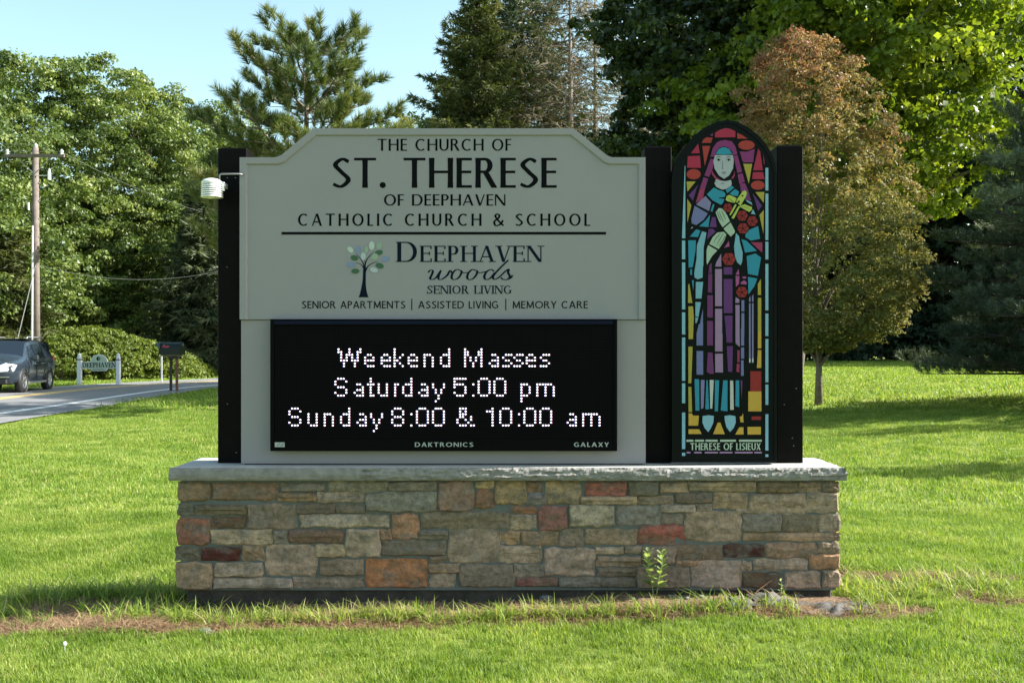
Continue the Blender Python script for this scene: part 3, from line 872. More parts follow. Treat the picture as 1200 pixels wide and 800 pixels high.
MB().box(X_(321, YD), X_(718, YD), YD - .002, YD + .001, Z_(379.6, YD), Z_(376.2, YD)).build('navy_strip', new_mat('navy_trim', (.006, .009, .028), .5, spec=.05), led)
FONT = {
'W': ['#...#...#', '##..#..##', '.#.###.#.', '.#.#.#.#.', '.###.###.', '..#...#..', '..#...#..'],
'M': ['#.....#', '##...##', '##...##', '#.#.#.#', '#.#.#.#', '#..#..#', '#..#..#'],
'S': ['.###.', '#...#', '#....', '.###.', '....#', '#...#', '.###.'],
'0': ['.###.', '#...#', '#...#', '#...#', '#...#', '#...#', '.###.'],
'8': ['.###.', '#...#', '#...#', '.###.', '#...#', '#...#', '.###.'],
'5': ['#####', '#....', '####.', '#...#', '....#', '#...#', '.###.'],
'1': ['..#', '###', '..#', '..#', '..#', '..#', '..#'],
'&': ['.###...', '.#.#...', '.###...', '.##..#.', '#..#.#.', '#...#..', '.###.##'],
':': ['.', '.', '#', '.', '.', '.', '#'],
'e': ['....', '....', '.##.', '#..#', '####', '#...', '.###'],
'k': ['#...', '#...', '#..#', '#.#.', '##..', '#.#.', '#..#'],
'n': ['....', '....', '###.', '#..#', '#..#', '#..#', '#..#'],
'u': ['....', '....', '#..#', '#..#', '#..#', '#..#', '.###'],
'd': ['...#', '...#', '.###', '#..#', '#..#', '#..#', '.###'],
'a': ['....', '....', '.##.', '...#', '.###', '#..#', '.###'],
's': ['....', '....', '.###', '#...', '.##.', '...#', '###.'],
't': ['.#.', '.#.', '###', '.#.', '.#.', '.#.', '.##'],
'r': ['..', '..', '##', '#.', '#.', '#.', '#.'],
'y': ['.....', '.....', '#...#', '#...#', '.#.#.', '.#.#.', '..#..', '..#..', '.#...'],
'p': ['....', '....', '###.', '#..#', '#..#', '#..#', '###.', '#...', '#...'],
'm': ['.......', '.......', '######.', '#..#..#', '#..#..#', '#..#..#', '#..#..#']}
LINES = [(409.1, 'W396.7 e428 e447.3 k462.4 e478.9 n497.5 d516.8 M545 a573.9 s589.7 s602.8 e617.3 s633.8'),
         (443.6, 'S393.1 a415.6 t431.2 u443.8 r463.1 d472.5 a491.3 y507.5 5532.7 :554.7 0560.9 0579.4 p611.1 m629.7'),
         (478.5, 'S339.2 u361.5 n380.5 d399.7 a419 y434.9 8459.7 :482.1 0488.6 0507.4 &536.1 1570.8 0586.3 :608.3 0614.5 0633.2 a665.2 m683.4')]
M['led_lit'] = new_mat('lit_white_led', (.8, .8, .8), .4, emis=((.97, .99, 1.0), 1.15))
M['led_red'] = new_mat('lit_red_led', (.3, .05, .1), .4, emis=((1.0, .10, .30), .25))
M['led_blue'] = new_mat('lit_blue_led', (.05, .05, .3), .4, emis=((.2, .22, 1.0), .45))
for top, ln in LINES:
    W_, Rr, Bb = [], [], []
    for it in ln.split():
        ch, x = it[0], float(it[1:])
        for r, row in enumerate(FONT[ch]):
            for c_, q in enumerate(row):
                if q == '#':
                    cx, cy = x + 3.2 * c_, top + 3.28 * r
                    W_.append((1, [(cx + .90 * math.cos(R(45 * k + 22)), cy + .95 * math.sin(R(45 * k + 22))) for k in range(8)]))
                    Rr.append((0, [(cx + .8, cy - .6), (cx + .8, cy + .9), (cx + 1.35, cy + .9), (cx + 1.35, cy - .6)]))
                    Bb.append((0, [(cx - 1.35, cy - .6), (cx - 1.35, cy + 1.0), (cx - .8, cy + 1.0), (cx - .8, cy - .6)]))
    tag(emit(W_, 'lit_pixels', M['led_lit'], led, YD + .0062), kind='stuff')
    tag(emit(Rr, 'red_pixel_glints', M['led_red'], led, YD + .0062), kind='stuff'); tag(emit(Bb, 'blue_pixel_glints', M['led_blue'], led, YD + .0062), kind='stuff')
M['silver_print'] = new_mat('silver_print', (.33, .35, .36), .5)
tag(emit(text_polys('DAKTRONICS', 486.2, 554.6, 518.1, 523.3, .17, .14, geo=1, track=.22), 'maker_name', M['silver_print'], led, YD - .0015), kind='stuff')
tag(emit(text_polys('GALAXY', 672.6, 713.5, 518.1, 523.3, .17, .14, geo=1, track=.22), 'maker_name', M['silver_print'], led, YD - .0015), kind='stuff')
emit([(1, [(322, 518), (322, 523.6), (333.6, 523.6), (333.6, 518)])], 'badge', M['silver_print'], led, YD - .0015)
emit([(3, [(324, 522.4), (328, 519), (328.8, 519), (324.8, 522.4)]), (3, [(328.5, 522.4), (332.3, 519.2), (332.9, 519.6), (329.2, 522.6)])], 'badge_mark', M['screen_black'], led, YD - .0018)

# ------------------------------------------------------------ black posts
def post(px0, px1, top, label, Yf=6.815):
    a, b = X_(px0, Yf), X_(px1, Yf); t = thing('sign_post', label, 'post', ((a + b) / 2, Yf + .09, CZ), 'black square posts holding up the sign')
    MB().box(a, b, Yf, Yf + .18, CZ - .005, Z_(top, Yf), .004).build('shaft', M['black_post'], t)
    MB().box(a + .012, b - .012, Yf + .012, Yf + .168, Z_(top, Yf) - .001, Z_(top, Yf) + .006, .002).build('end_cap', M['black_post'], t)
    return t
post(255.2, 289.2, 174, 'tall black square post left of the name board with a white sensor beside it')
post(755.5, 787, 172, 'tall black square post between the name board and the stained glass figure')
rp = post(910.5, 941, 170.8, 'tall black square post right of the stained glass figure')
M['screw'] = new_mat('dull_zinc_screw', (.22, .22, .23), .4, .6)
for par, Yf, pts in ((bpy.data.objects['sign_post'], 6.815, ((266.5, 208.5), (276, 208.5), (266, 313), (266.5, 473), (277, 530))), (rp, 6.815, ((933, 455), (928.5, 513), (930, 522), (919, 474))), (cab, YB - .012, ((284.2, 200), (284.2, 275), (284.2, 350), (753.5, 200), (753.5, 275), (753.5, 350), (420, 153.5), (520, 153.5), (620, 153.5)))):
    for x, y in pts: MB().lathe((X_(x, Yf), Yf, Z_(y, Yf)), [(.0022, -.0028), (.0038, -.0012), (.0038, .0005)], 8, 'y').build('screw', M['screw'] if par != cab else M['panel_low'], par)  # real screws, plus heads standing in for bright flecks and top-edge highlights

# ------------------------------------------------------------ temperature sensor
YS = 6.655
M['white_plastic'] = new_mat('white_plastic', (.78, .77, .80), .5)
cx, r = X_(248.3, YS), 12.2 / F * YS
sen = thing('temperature_sensor', 'white louvred weather sensor hanging beside the left black post', 'sensor', (cx, YS, Z_(232, YS)))
zt = Z_(208.8, YS); px = 1 / F * YS
for k in range(7):
    z = zt - (6.5 + k * 2.55) * px
    MB().lathe((cx, YS, z), [(r * .55, .9 * px), (r * (.93 + .01 * k), .75 * px), (r * (1.0 + .008 * k), -.35 * px), (r * (1.0 + .008 * k), -.75 * px), (r * .55, -.4 * px)], 28).build('louvre_plate', M['white_plastic'], sen, True)
MB().lathe((cx, YS, zt), [(.001, 0), (r * .45, -.8 * px), (r * .78, -2.2 * px), (r * .97, -4.4 * px), (r, -5.6 * px), (r * .9, -5.9 * px)], 28).build('domed_top', M['white_plastic'], sen, True)
MB().lathe((cx, YS, zt), [(r * .5, -5 * px), (r * .5, -23.5 * px)], 16).build('core', M['white_plastic'], sen, True)
for dx in (-.5, .5): MB().lathe((cx + r * dx, YS - r * .3, zt), [(px * .8, -5 * px), (px * .8, -23.2 * px)], 8).build('spacer_rod', M['white_plastic'], sen)
M['pipe'] = new_mat('grey_conduit', (.20, .20, .21), .45, .4)
bx = X_(257.4, YS)
MB().tube([(bx - .012, YS, zt - 3 * px), (bx, YS, zt - 1.5 * px), (bx, YS, Z_(205.5, YS)), (bx + px, YS, Z_(204.4, YS)), (bx + 3 * px, YS, Z_(204.0, YS)), (X_(280, YS), YS, Z_(204, YS)), (X_(283, YS), YS + .02, Z_(204, YS)), (X_(283, YS), YB - .013, Z_(204, YS))], 1.05 * px, 10).build('bracket_arm', M['pipe'], sen, True)
MB().box(cx + r * .98, cx + r * 1.2, YS - .012, YS + .012, zt - 15 * px, zt - 4.5 * px, .002).build('clamp', M['white_plastic'], sen)
MB().box(cx + r * 1.2, cx + r * 1.32, YS - .006, YS + .05, zt - 12 * px, zt - 6 * px, .002).build('clamp_plate', M['pipe'], sen)

# ------------------------------------------------------------ stained glass panel
YG = 6.72
arch = [(787.4, 541.6), (787.2, 300), (786.9, 214), (788, 203), (790.6, 189.5), (796, 180), (803.5, 170), (812.8, 160.2), (820, 153.6), (828, 148.5), (839.5, 143.2), (852.5, 140.9), (863, 142.6), (875.7, 149.2), (887.5, 158.0), (898, 170), (905, 182), (908.6, 194), (909.6, 206), (909.8, 300), (909.8, 541.6)]
gl = thing('stained_glass_panel', 'black arched panel with a coloured glass figure of a praying nun holding roses', 'artwork', (X_(848, YG), YG + .05, CZ))
M['leading'] = new_mat('black_leading', (.0028, .0042, .0045), .4, spec=.08, bump=(40, .1, .003))
M['panel_edge'] = new_mat('dark_blue_panel_rim', (.035, .05, .085), .35)
back = MB().prism([XZ(x, y, YG) for x, y in arch], YG, YG + .085).build('arched_board', M['leading'], gl)
# rim standing proud of the board
n = len(arch); ctr = (848.3, 350)
inn = [(x + (3.2 if x < 848 else -3.2) * min(1, abs(x - 848) / 22), (y + 3.4) if y < 200 else (y if y < 500 else y - 3)) for x, y in arch]
v = []; f = []
for P_, yy in ((arch, YG - .006), (inn, YG - .006), (inn, YG + .001), (arch, YG + .001)):
    v += [(X_(x, YG), yy, Z_(y, YG)) for x, y in P_]
for i in range(n):
    j = (i + 1) % n
    for k in range(3): f.append((k * n + i, k * n + j, (k + 1) * n + j, (k + 1) * n + i))
fixn(mesh('rim', v, f, M['leading'], gl))
GC = dict(teal=(32,132,158), sky=(100,160,178), pale=(112,168,184), mag=(122,42,102), pink=(150,70,125), crim=(160,34,62), red=(158,50,42), rose=(140,36,36), yel=(158,148,52), amb=(186,152,50), pur=(88,44,108), mau=(140,112,148), peri=(96,106,154), skin=(150,162,166), mint=(150,178,152), lime=(164,184,76), wht=(170,180,172), lil=(112,112,154), plum=(100,44,100), rasp=(145,45,85))
GM = {}
def glass(c):
    if c not in GM:
        q = seen([sum(GC[c]) / 3 + (t_ - sum(GC[c]) / 3) * .86 for t_ in GC[c]], .95, .85); GM[c] = new_mat('%s_glass' % c, q, .35, spec=.15, noise=(20, .35, tuple(min(.9, t * 1.18) for t in q)))
    return GM[c]
for k in GC:
    pass
OFF = {1: 138, 2: 215, 3: 290, 4: 365, 5: 435, 6: 465}
def gpx(r, p): return (784 + p[0] / 9.375, OFF[r] + p[1] / 9.375)
CNT = [0]
def piece(r, c, pts, smooth=0, name='glass_piece', lift=.0030, top=None):
    CNT[0] += 1; lift += CNT[0] * 5e-6
    if smooth: pts = spline(list(pts) + [pts[0]], smooth)[:-1]
    q = [gpx(r, p) for p in pts]
    ar = sum(q[i][0] * q[(i + 1) % len(q)][1] - q[(i + 1) % len(q)][0] * q[i][1] for i in range(len(q)))
    if ar > 0: q = q[::-1]
    m = MB(); m.prism([XZ(x, y, YG) for x, y in q], YG - lift, YG + .0015)
    return fixn(m.build(name, glass(c) if c in GC else M[c], gl))
def ell(cx, cy, rx, ry, n=18): return [(cx + rx * math.cos(2 * PI * k / n), cy + ry * math.sin(2 * PI * k / n)) for k in range(n)]
def box(x0, y0, x1, y1): return [(x0, y0), (x1, y0), (x1, y1), (x0, y1)]
# upper part
piece(1,'crim',[(505,218),(505,168),(545,140),(620,115),(680,128),(728,150),(728,216)])
piece(1,'red',[(750,232),(748,168),(800,190),(862,232)])
piece(1,'plum',[(445,192),(484,172),(478,205)])
piece(1,'red',[(360,278),(378,240),(412,216),(478,222),(460,278)])
piece(1,'red',[(366,312),(452,312),(392,530)])
piece(1,'crim',[(240,392),(320,288),(336,392)])
piece(1,'crim',[(206,425),(338,418),(350,552),(198,550)])
piece(1,'red',ell(270,622,78,57))
piece(1,'red',ell(850,303,90,52))
piece(1,'mag',[(775,372),(850,376),(940,345),(922,492),(812,492)])
piece(1,'yel',[(815,508),(912,508),(876,725)])
piece(1,'crim',[(980,340),(1000,372),(1030,578),(922,580)])
piece(1,'rasp',[(1032,400),(1046,470),(1048,520),(1040,500)])
piece(1,'crim',[(922,600),(1034,600),(1048,676),(912,674)])
piece(1,'red',ell(975,743,76,50))
piece(1,'yel',[(192,702),(292,702),(200,920)][:2] + [(202,812)])
# veil
piece(1,'mag',[(455,430),(478,340),(520,278),(560,255),(620,246),(690,262),(730,320),(750,405),(704,412),(690,370),(650,330),(600,316),(550,330),(515,375),(500,430)])
piece(1,'mag',[(456,452),(492,460),(480,560),(440,652),(388,636)])
piece(1,'mag',[(380,655),(430,672),(392,790),(338,775)])
piece(2,'rasp',[(338,60),(392,62),(372,170),(292,215)])
piece(1,'mag',[(708,420),(752,414),(802,596),(750,608)])
piece(1,'mag',[(752,622),(806,612),(832,706),(772,728)])
piece(1,'plum',[(778,745),(836,722),(868,797),(890,880),(905,905),(870,920),(830,880),(800,880)])
piece(1,'rasp',[(470,575),(486,610),(520,655),(575,690),(560,700),(500,665),(470,620)])
piece(1,'rasp',[(718,580),(712,625),(680,668),(700,672),(722,640)])
# face
piece(1,'teal',[(512,400),(540,350),(580,328),(615,326),(660,345),(694,400),(600,408)])
piece(1,'skin',[(505,412),(600,412),(700,412),(710,470),(702,560),(660,635),(605,672),(550,638),(500,560),(486,480)])
piece(1,'skin',[(515,676),(560,692),(620,698),(680,685),(688,728),(680,752),(625,785),(580,790),(520,762),(498,720)])
def mark(r, pts, w=.8, name='painted_line', lift=.0046):
    g = []; ribbon(spline([gpx(r, p) for p in pts], 4), lambda dx, dy, t: w * (1 - .5 * abs(2 * t - 1)), g)
    return emit([(0, q) for q in g], name, M['leading'], gl, YG - lift)
for s in (545, 655):
    mark(1, [(s - 30, 442), (s, 428), (s + 32, 440)], .6); mark(1, [(s - 24, 462), (s, 452), (s + 26, 464)], .6)
    emit([(1, [gpx(1, p) for p in ell(s, 465, 11, 11, 10)])], 'eye', M['leading'], gl, YG - .0047)
mark(1, [(585, 470), (590, 540), (582, 560), (600, 566)], .45); mark(1, [(578, 604), (600, 600), (628, 604)], .8); mark(1, [(590, 618), (604, 620), (618, 617)], .4)
mark(1, [(570, 724), (590, 720), (610, 724)], .6); mark(1, [(505, 700), (530, 712)], .5)
# shoulders
piece(2,'teal',[(415,120),(492,45),(540,72),(600,90),(622,118),(612,150),(540,158),(500,140),(550,165),(608,172),(592,215),(570,235),(480,188)])
piece(2,'teal',[(622,72),(690,28),(716,48),(640,108)])
piece(2,'teal',[(665,112),(724,62),(768,92),(756,140),(700,135)])
piece(2,'pur',[(325,12),(300,60),(262,190),(215,130)])
piece(2,'yel',[(200,172),(245,238),(202,430)])
piece(2,'lil',[(296,232),(400,140),(462,210),(440,304)])
piece(2,'peri',[(280,246),(426,330),(380,400),(300,458),(250,440),(244,390)])
piece(2,'teal',[(480,228),(498,232),(476,312),(456,304)])
piece(2,'teal',[(330,470),(400,410),(450,345),(432,480)])
piece(2,'pur',[(472,370),(510,372),(524,482),(442,480)])
piece(2,'pur',[(436,498),(480,500),(514,530),(415,616)])
piece(2,'wht',[(236,496),(262,474),(258,490)])
piece(2,'mag',[(775,0),(835,0),(850,90),(800,80)])
piece(2,'pur',[(918,108),(1020,246),(978,302),(950,210)])
piece(2,'yel',[(948,96),(1046,94),(1038,212)])
piece(2,'yel',[(1040,292),(1036,552),(992,348)])
piece(2,'sky',[(836,178),(905,208),(915,240),(860,205)])
piece(2,'sky',[(922,282),(948,342),(900,334)])
# cross
piece(2,'lime',[(770,250),(830,230),(912,262),(908,290),(880,314),(778,258)], 0)
piece(2,'lime',[(622,180),(632,140),(662,126),(742,162),(722,216),(640,196)])
piece(2,'lime',[(748,172),(808,88),(836,78),(856,100),(846,140),(786,245),(735,205)])
piece(2,'lime',[(726,228),(742,236),(692,330),(672,352),(664,340)])
piece(2,'lime',[(762,250),(780,254),(712,386),(688,384),(690,370)])
for q_ in (ell(808, 136, 10, 10, 8), ell(768, 200, 10, 12, 8)): emit([(1, [gpx(2, p) for p in q_])], 'nail_head', M['leading'], gl, YG - .0047)
mark(2, [(640, 150), (690, 190), (722, 214)], .5); mark(2, [(760, 200), (745, 232)], 1.2); mark(2, [(800, 255), (850, 262), (890, 285)], .4)
# roses
def rose(r, cx, cy, rad):
    m = []
    for k in range(6):
        q = 2 * PI * k / 6 + .3; m.append((cx + rad * .58 * math.cos(q), cy + rad * .58 * math.sin(q)))
    out = [(cx + rad * (1 + .07 * math.cos(6 * t)) * math.cos(t), cy + rad * (1 + .07 * math.cos(6 * t)) * math.sin(t)) for t in [2 * PI * k / 24 for k in range(24)]]
    piece(r, 'rose', out, name='glass_rose')
    for k in range(5):
        q = 2 * PI * k / 5 + .5
        mark(r, [(cx + rad * .25 * math.cos(q), cy + rad * .25 * math.sin(q)), (cx + rad * .62 * math.cos(q + .35), cy + rad * .62 * math.sin(q + .35)), (cx + rad * .95 * math.cos(q + .1), cy + rad * .95 * math.sin(q + .1))], .75, 'petal_line')
    emit([(1, [gpx(r, p) for p in ell(cx, cy, rad * .2, rad * .2, 8)])], 'rose_heart', M['leading'], gl, YG - .0047)
rose(2, 645, 268, 46); rose(2, 804, 356, 56); rose(2, 915, 415, 54); rose(2, 812, 494, 58); rose(3, 657, 128, 68); rose(3, 800, 490, 60)
# hands
piece(2,'mint',[(512,318),(545,272),(580,275),(612,310),(640,355),(668,416),(588,482),(556,430),(530,370)])
piece(2,'mint',[(598,496),(676,430),(724,524),(718,545),(678,584),(625,530)])
for q in ([(545,300),(570,360),(600,425)],[(575,295),(600,345),(625,400)],[(530,310),(545,355),(572,410)]): mark(2, q, .6, 'finger_line')
piece(2,'mint',[(442,665),(480,590),(530,540),(600,532),(630,562),(600,640),(545,720)])
piece(2,'mint',[(430,678),(530,736),(470,800),(418,892),(412,860),(412,730)])
for q in ([(600,548),(560,610),(520,680)],[(570,545),(520,600),(490,655)],[(622,570),(590,630),(550,690)]): mark(2, q, .6, 'finger_line')
piece(2,'pink',[(656,632),(664,690),(606,708)])
# sleeves and robe sides
piece(2,'teal',[(298,504),(344,518),(318,590),(228,584)])
piece(2,'sky',[(362,526),(410,540),(392,640),(380,700),(376,905),(300,905),(306,680)])
piece(2,'teal',[(210,625),(294,625),(290,740),(262,905),(258,920),(215,925)])
piece(2,'sky',[(735,545),(768,580),(778,650),(808,760),(804,850),(788,898),(750,870),(724,800),(714,690)])
piece(2,'teal',[(978,468),(998,608),(900,628),(836,590),(840,560),(882,510)])
piece(2,'teal',[(796,612),(850,630),(965,740),(835,760)])
piece(2,'rasp',[(896,646),(1024,648),(1022,760)])
piece(3,'teal',[(852,95),(950,66),(1010,112),(975,312),(866,290)])
piece(3,'teal',[(866,322),(968,340),(940,420),(872,515)])
piece(3,'sky',[(302,122),(374,122),(368,330),(315,350),(280,330),(276,280)])
piece(3,'teal',[(232,238),(252,238),(252,304),(234,300)])
piece(3,'sky',[(294,378),(374,378),(356,560),(292,560)])
piece(3,'teal',[(250,360),(272,360),(266,472)])
piece(3,'yel',[(210,405),(222,400),(256,610),(208,608)])
piece(3,'sky',[(290,598),(350,600),(322,762),(290,758)])
piece(3,'yel',[(212,646),(262,646),(272,760),(262,1005),(214,1005)])
piece(4,'sky',[(288,66),(322,68),(300,130),(290,126)])
piece(3,'peri',[(372,672),(372,900),(336,905),(345,800)])
piece(4,'peri',[(328,135),(374,132),(372,372),(302,372),(302,240)])
piece(4,'peri',box(302,432,374,692))
piece(4,'yel',[(212,384),(258,386),(244,786),(212,788)])
piece(5,'yel',[(212,168),(244,170),(252,446),(214,446)])
# robe centre columns
piece(3,'mau',[(572,70),(574,210),(506,210),(520,160)])
piece(3,'plum',[(468,168),(468,280),(432,280),(444,190)])
piece(3,'plum',[(432,290),(474,290),(472,498),(426,492)])
piece(3,'plum',box(420,524,480,768))
piece(3,'mau',box(506,236,580,645))
piece(3,'pur',box(600,216,694,298))
piece(3,'pur',box(600,346,696,720))
piece(3,'pink',[(764,236),(770,298),(730,300)])
piece(3,'pink',[(730,312),(772,312),(768,400),(734,432)])
piece(3,'pink',ell(826,330,24,12,10)); piece(3,'pink',[(785,385),(825,358),(852,380),(850,408),(788,402)])
piece(3,'mau',[(732,545),(772,570),(770,608),(728,608)])
piece(3,'peri',box(795,578,826,702)); piece(3,'peri',box(795,720,826,962))
piece(3,'mau',box(730,630,774,1024))
piece(3,'mau',box(506,672,582,995))
piece(4,'plum',box(418,102,482,372)); piece(4,'mau',box(506,242,586,438)); piece(4,'mau',[(506,462),(590,462),(592,668),(508,668)])
piece(4,'pur',[(612,46),(696,46),(694,340),(632,342)]); piece(4,'pur',[(634,380),(700,378),(694,662),(648,660)])
piece(3,'pur',[(610,748),(694,748),(696,815),(612,815)])
piece(4,'plum',[(425,448),(476,450),(492,680),(450,684),(414,660)])
piece(4,'mau',[(730,236),(774,236),(776,388),(732,352)])
piece(4,'rasp',box(750,424,774,556)); piece(4,'rasp',[(744,572),(774,572),(770,668),(738,658)])
piece(4,'peri',box(790,186,824,374)); piece(4,'peri',box(790,394,824,516)); piece(4,'peri',[(790,534),(818,534),(820,704),(790,704)])
for x in (878, 910):
    piece(3,'lil',[(x,560 if x == 878 else 540),(x+16,530 if x == 878 else 515),(x+16,595),(x,595)]); piece(3,'lil',box(x,612,x+17,1265)); piece(4,'wht',box(x,514,x+17,556))
# right yellow column and blocks
piece(3,'yel',[(975,400),(1008,345),(1010,522),(975,522)]); piece(3,'yel',box(975,552,1012,950)); piece(4,'amb',box(975,218,1012,404)); piece(4,'amb',[(975,422),(1012,422),(1012,618),(965,618)])
piece(4,'rose',box(892,654,1012,914)); piece(5,'amb',box(870,220,1014,438)); piece(5,'rose',box(905,494,1010,532)); piece(5,'amb',box(862,608,1008,692))
# hem
piece(5,'teal',[(280,84),(330,86),(332,430),(290,430)]); piece(5,'lil',[(348,94),(390,94),(378,400),(350,412)]); piece(5,'teal',[(410,96),(424,96),(440,416),(398,416)])
piece(5,'wht',[(446,94),(490,94),(474,408),(452,408)]); piece(5,'teal',[(504,96),(550,98),(536,438),(502,438)]); piece(5,'teal',[(594,98),(642,98),(640,438),(568,428)])
piece(5,'wht',[(670,100),(704,102),(710,420),(672,422)]); piece(5,'teal',[(732,98),(770,98),(770,394),(728,380)]); piece(5,'plum',[(784,100),(806,100),(796,300)])
# feet and base
piece(5,'pale',[(368,490),(430,480),(492,488),(486,560),(460,620),(430,666),(390,620),(366,560)]); piece(5,'pale',[(608,488),(670,480),(728,490),(732,560),(710,620),(668,664),(630,610),(614,550)])
piece(5,'amb',[(214,460),(250,460),(262,484),(328,486),(318,595),(214,595)]); piece(5,'amb',[(214,634),(330,634),(358,686),(214,686)])
piece(5,'amb',[(534,562),(562,562),(612,688),(484,688)]); piece(5,'amb',[(812,460),(818,558),(784,558),(776,494),(800,490)]); piece(5,'amb',[(772,612),(816,612),(818,692),(726,692)])
# blue side strips
for r, y0, y1 in ((1, 530, 1325), (2, 628, 833), (3, 165, 680), (3, 712, 955), (4, 284, 760), (5, 130, 348), (6, 170, 570), (6, 610, 645)):
    piece(r, 'pale', [(148 if y0 != 530 else 172, y0), (178, y0), (178, y1), (142, y1)] if y0 == 530 else box(142, y0, 177, y1))
for r, y0, y1 in ((1, 552, 800), (2, 112, 622), (2, 640, 835), (3, 180, 690), (3, 725, 972), (4, 300, 776), (5, 144, 366), (6, 188, 586), (6, 628, 656)):
    piece(r, 'pale', box(1058, y0, 1090, y1))
for a, b in ((190,266),(284,384),(400,534),(560,734),(768,1018)): piece(6,'mint',box(a,468,b,490))
for a, b in ((192,234),(274,356),(392,536),(556,696),(722,918),(936,1018)): piece(6,'mau',box(a,600,b,617))
tx0 = gpx(6, (234, 505)); tx1 = gpx(6, (1006, 582))
tag(emit(text_polys('THERESE OF LISIEUX', tx0[0], tx1[0], tx0[1], tx1[1], .20, .13, geo=1), 'lettering', glass('mint'), gl, YG - .0015), kind='stuff')
# ------------------------------------------------------------ vegetation builders
def unit(n, rng, up=0.0):
    v = rng.normal(size=(n, 3)); v[:, 2] += up
    return v / np.linalg.norm(v, axis=1, keepdims=True)
def leaf_quads(P, nrm, size, rng, aspect=.55, fold=.15, droop=0.0, tri=False):
    """rhombic leaves: 2 triangles each, centre P, normal nrm"""
    n = len(P)
    t = rng.normal(size=(n, 3)); t[:, 2] -= droop
    t -= (t * nrm).sum(1, keepdims=True) * nrm; t /= np.linalg.norm(t, axis=1, keepdims=True) + 1e-9
    b = np.cross(nrm, t)
    s = (size * rng.uniform(.65, 1.3, n))[:, None]
    if tri:
        V = np.stack([P - t * s * .55, P + t * s * .35 + b * s * aspect * .62, P + t * s * .35 - b * s * aspect * .62 + nrm * s * fold], 1)
        return V.reshape(-1, 3), np.arange(n * 3).reshape(-1, 3)
    V = np.empty((n, 4, 3))
    V[:, 0] = P - t * s * .5
    V[:, 1] = P + b * s * aspect * .5 + nrm * s * fold * .5 - t * s * .05
    V[:, 2] = P + t * s * .5
    V[:, 3] = P - b * s * aspect * .5 + nrm * s * fold * .5 - t * s * .05
    base = np.arange(n)[:, None] * 4
    Fc = np.concatenate([base + [[0, 1, 2]], base + [[0, 2, 3]]], 1).reshape(-1, 3)
    return V.reshape(-1, 3), Fc
def crown_clumps(n, c, r, rng, lump=.18, shape=None, inner=.45):
    """clump centres filling an ellipsoid, more of them near its skin; shape(u) gives relative radius by height u in -1..1"""
    d = unit(n, rng)
    rad = 1 - (1 - inner) * rng.random(n) ** 1.8
    lum = 1 + lump * (np.sin(d[:, 0] * 5 + 1.3 * c[0]) * np.cos(d[:, 2] * 4 + c[1]) + .6 * np.sin(d[:, 1] * 9 + d[:, 2] * 7 + c[0]))
    out = rng.random(n) < .09; rad = np.where(out, rng.uniform(1.0, 1.13, n), rad)
    p = d * (rad * lum)[:, None]
    if shape is not None:
        k = shape(np.clip(p[:, 2], -1, 1)); hr = np.hypot(d[:, 0], d[:, 1]) + 1e-6
        ang = np.arctan2(d[:, 1], d[:, 0]); z = rng.uniform(-1, 1, n); k = shape(z) * (1 + lump * np.sin(ang * 3 + z * 5 + c[0]) * .8)
        rr = k * rad
        p = np.c_[np.cos(ang) * rr, np.sin(ang) * rr, z]
    return np.array(c) + p * np.array(r)
def clump_leaves(C, per, rad, rng, size, up=.25, flat=.9, **kw):
    n = len(C) * per
    cc = np.repeat(C, per, 0)
    rr = np.repeat(rad * rng.uniform(.4, 1.4, len(C)), per)
    d = unit(n, rng); d[:, 2] = np.abs(d[:, 2]) * 1.0 - .25
    q = rr * (.35 + .65 * rng.random(n) ** .6)
    P = cc + d * q[:, None] * np.array([1, 1, flat])
    nr = d * .8 + rng.normal(size=(n, 3)) * .65; nr[:, 2] += up
    nr /= np.linalg.norm(nr, axis=1, keepdims=True)
    tone = np.repeat(rng.random(len(C)), per) * .55 + rng.random(n) * .45
    v, f = leaf_quads(P, nr, size, rng, **kw)
    return v, f, (tone if kw.get('tri') else np.repeat(tone, 2)), P
def limbs(parent, base, top, targets, r0, mat, rng, n=14, name='trunk', bend=.3, sides=10, frac=(.3, .95)):
    m = MB(); b = Vector(base); t = Vector(top); k = 7
    pts = []
    for i in range(k + 1):
        s = i / k; p = b.lerp(t, s); w = bend * math.sin(s * 3.1)
        pts.append((p.x + w * math.sin(s * 5 + base[0]), p.y + w * math.cos(s * 4 + base[1]), p.z))
    rr = [r0 * (1.35 if i == 0 else 1) * (1 - .75 * i / k) for i in range(k + 1)]
    m.tube(pts, rr, sides)
    if len(targets):
        idx = rng.choice(len(targets), min(n, len(targets)), replace=False)
        for j in idx:
            e = Vector(targets[j]); s = rng.uniform(*frac)
            hgt = min(max((e.z - b.z) / max(.1, (t.z - b.z)) * .75, frac[0]), frac[1])
            i = int(hgt * k); a = Vector(pts[i]); mid = a.lerp(e, .5) + Vector((0, 0, (e - a).length * .12))
            m.tube([a, a.lerp(mid, .5) + Vector((0, 0, .1)), mid, e], [rr[i] * .5, rr[i] * .34, rr[i] * .22, rr[i] * .08], 6, caps=False)
    return m.build(name, mat, parent, True)
LM = {}
LM['bright'] = leaf_mat('sunny_leaf', [(0, (.028, .052, .014)), (.5, (.105, .150, .038)), (1, (.23, .265, .075))], .45, .28)
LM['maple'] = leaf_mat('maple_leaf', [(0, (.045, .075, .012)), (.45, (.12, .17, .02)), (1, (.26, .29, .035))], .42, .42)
LM['dark'] = leaf_mat('dark_leaf', [(0, (.010, .020, .009)), (.6, (.018, .034, .014)), (1, (.035, .055, .022))], .6, .15)  # shade of the woods beyond the right lawn is put into this colour
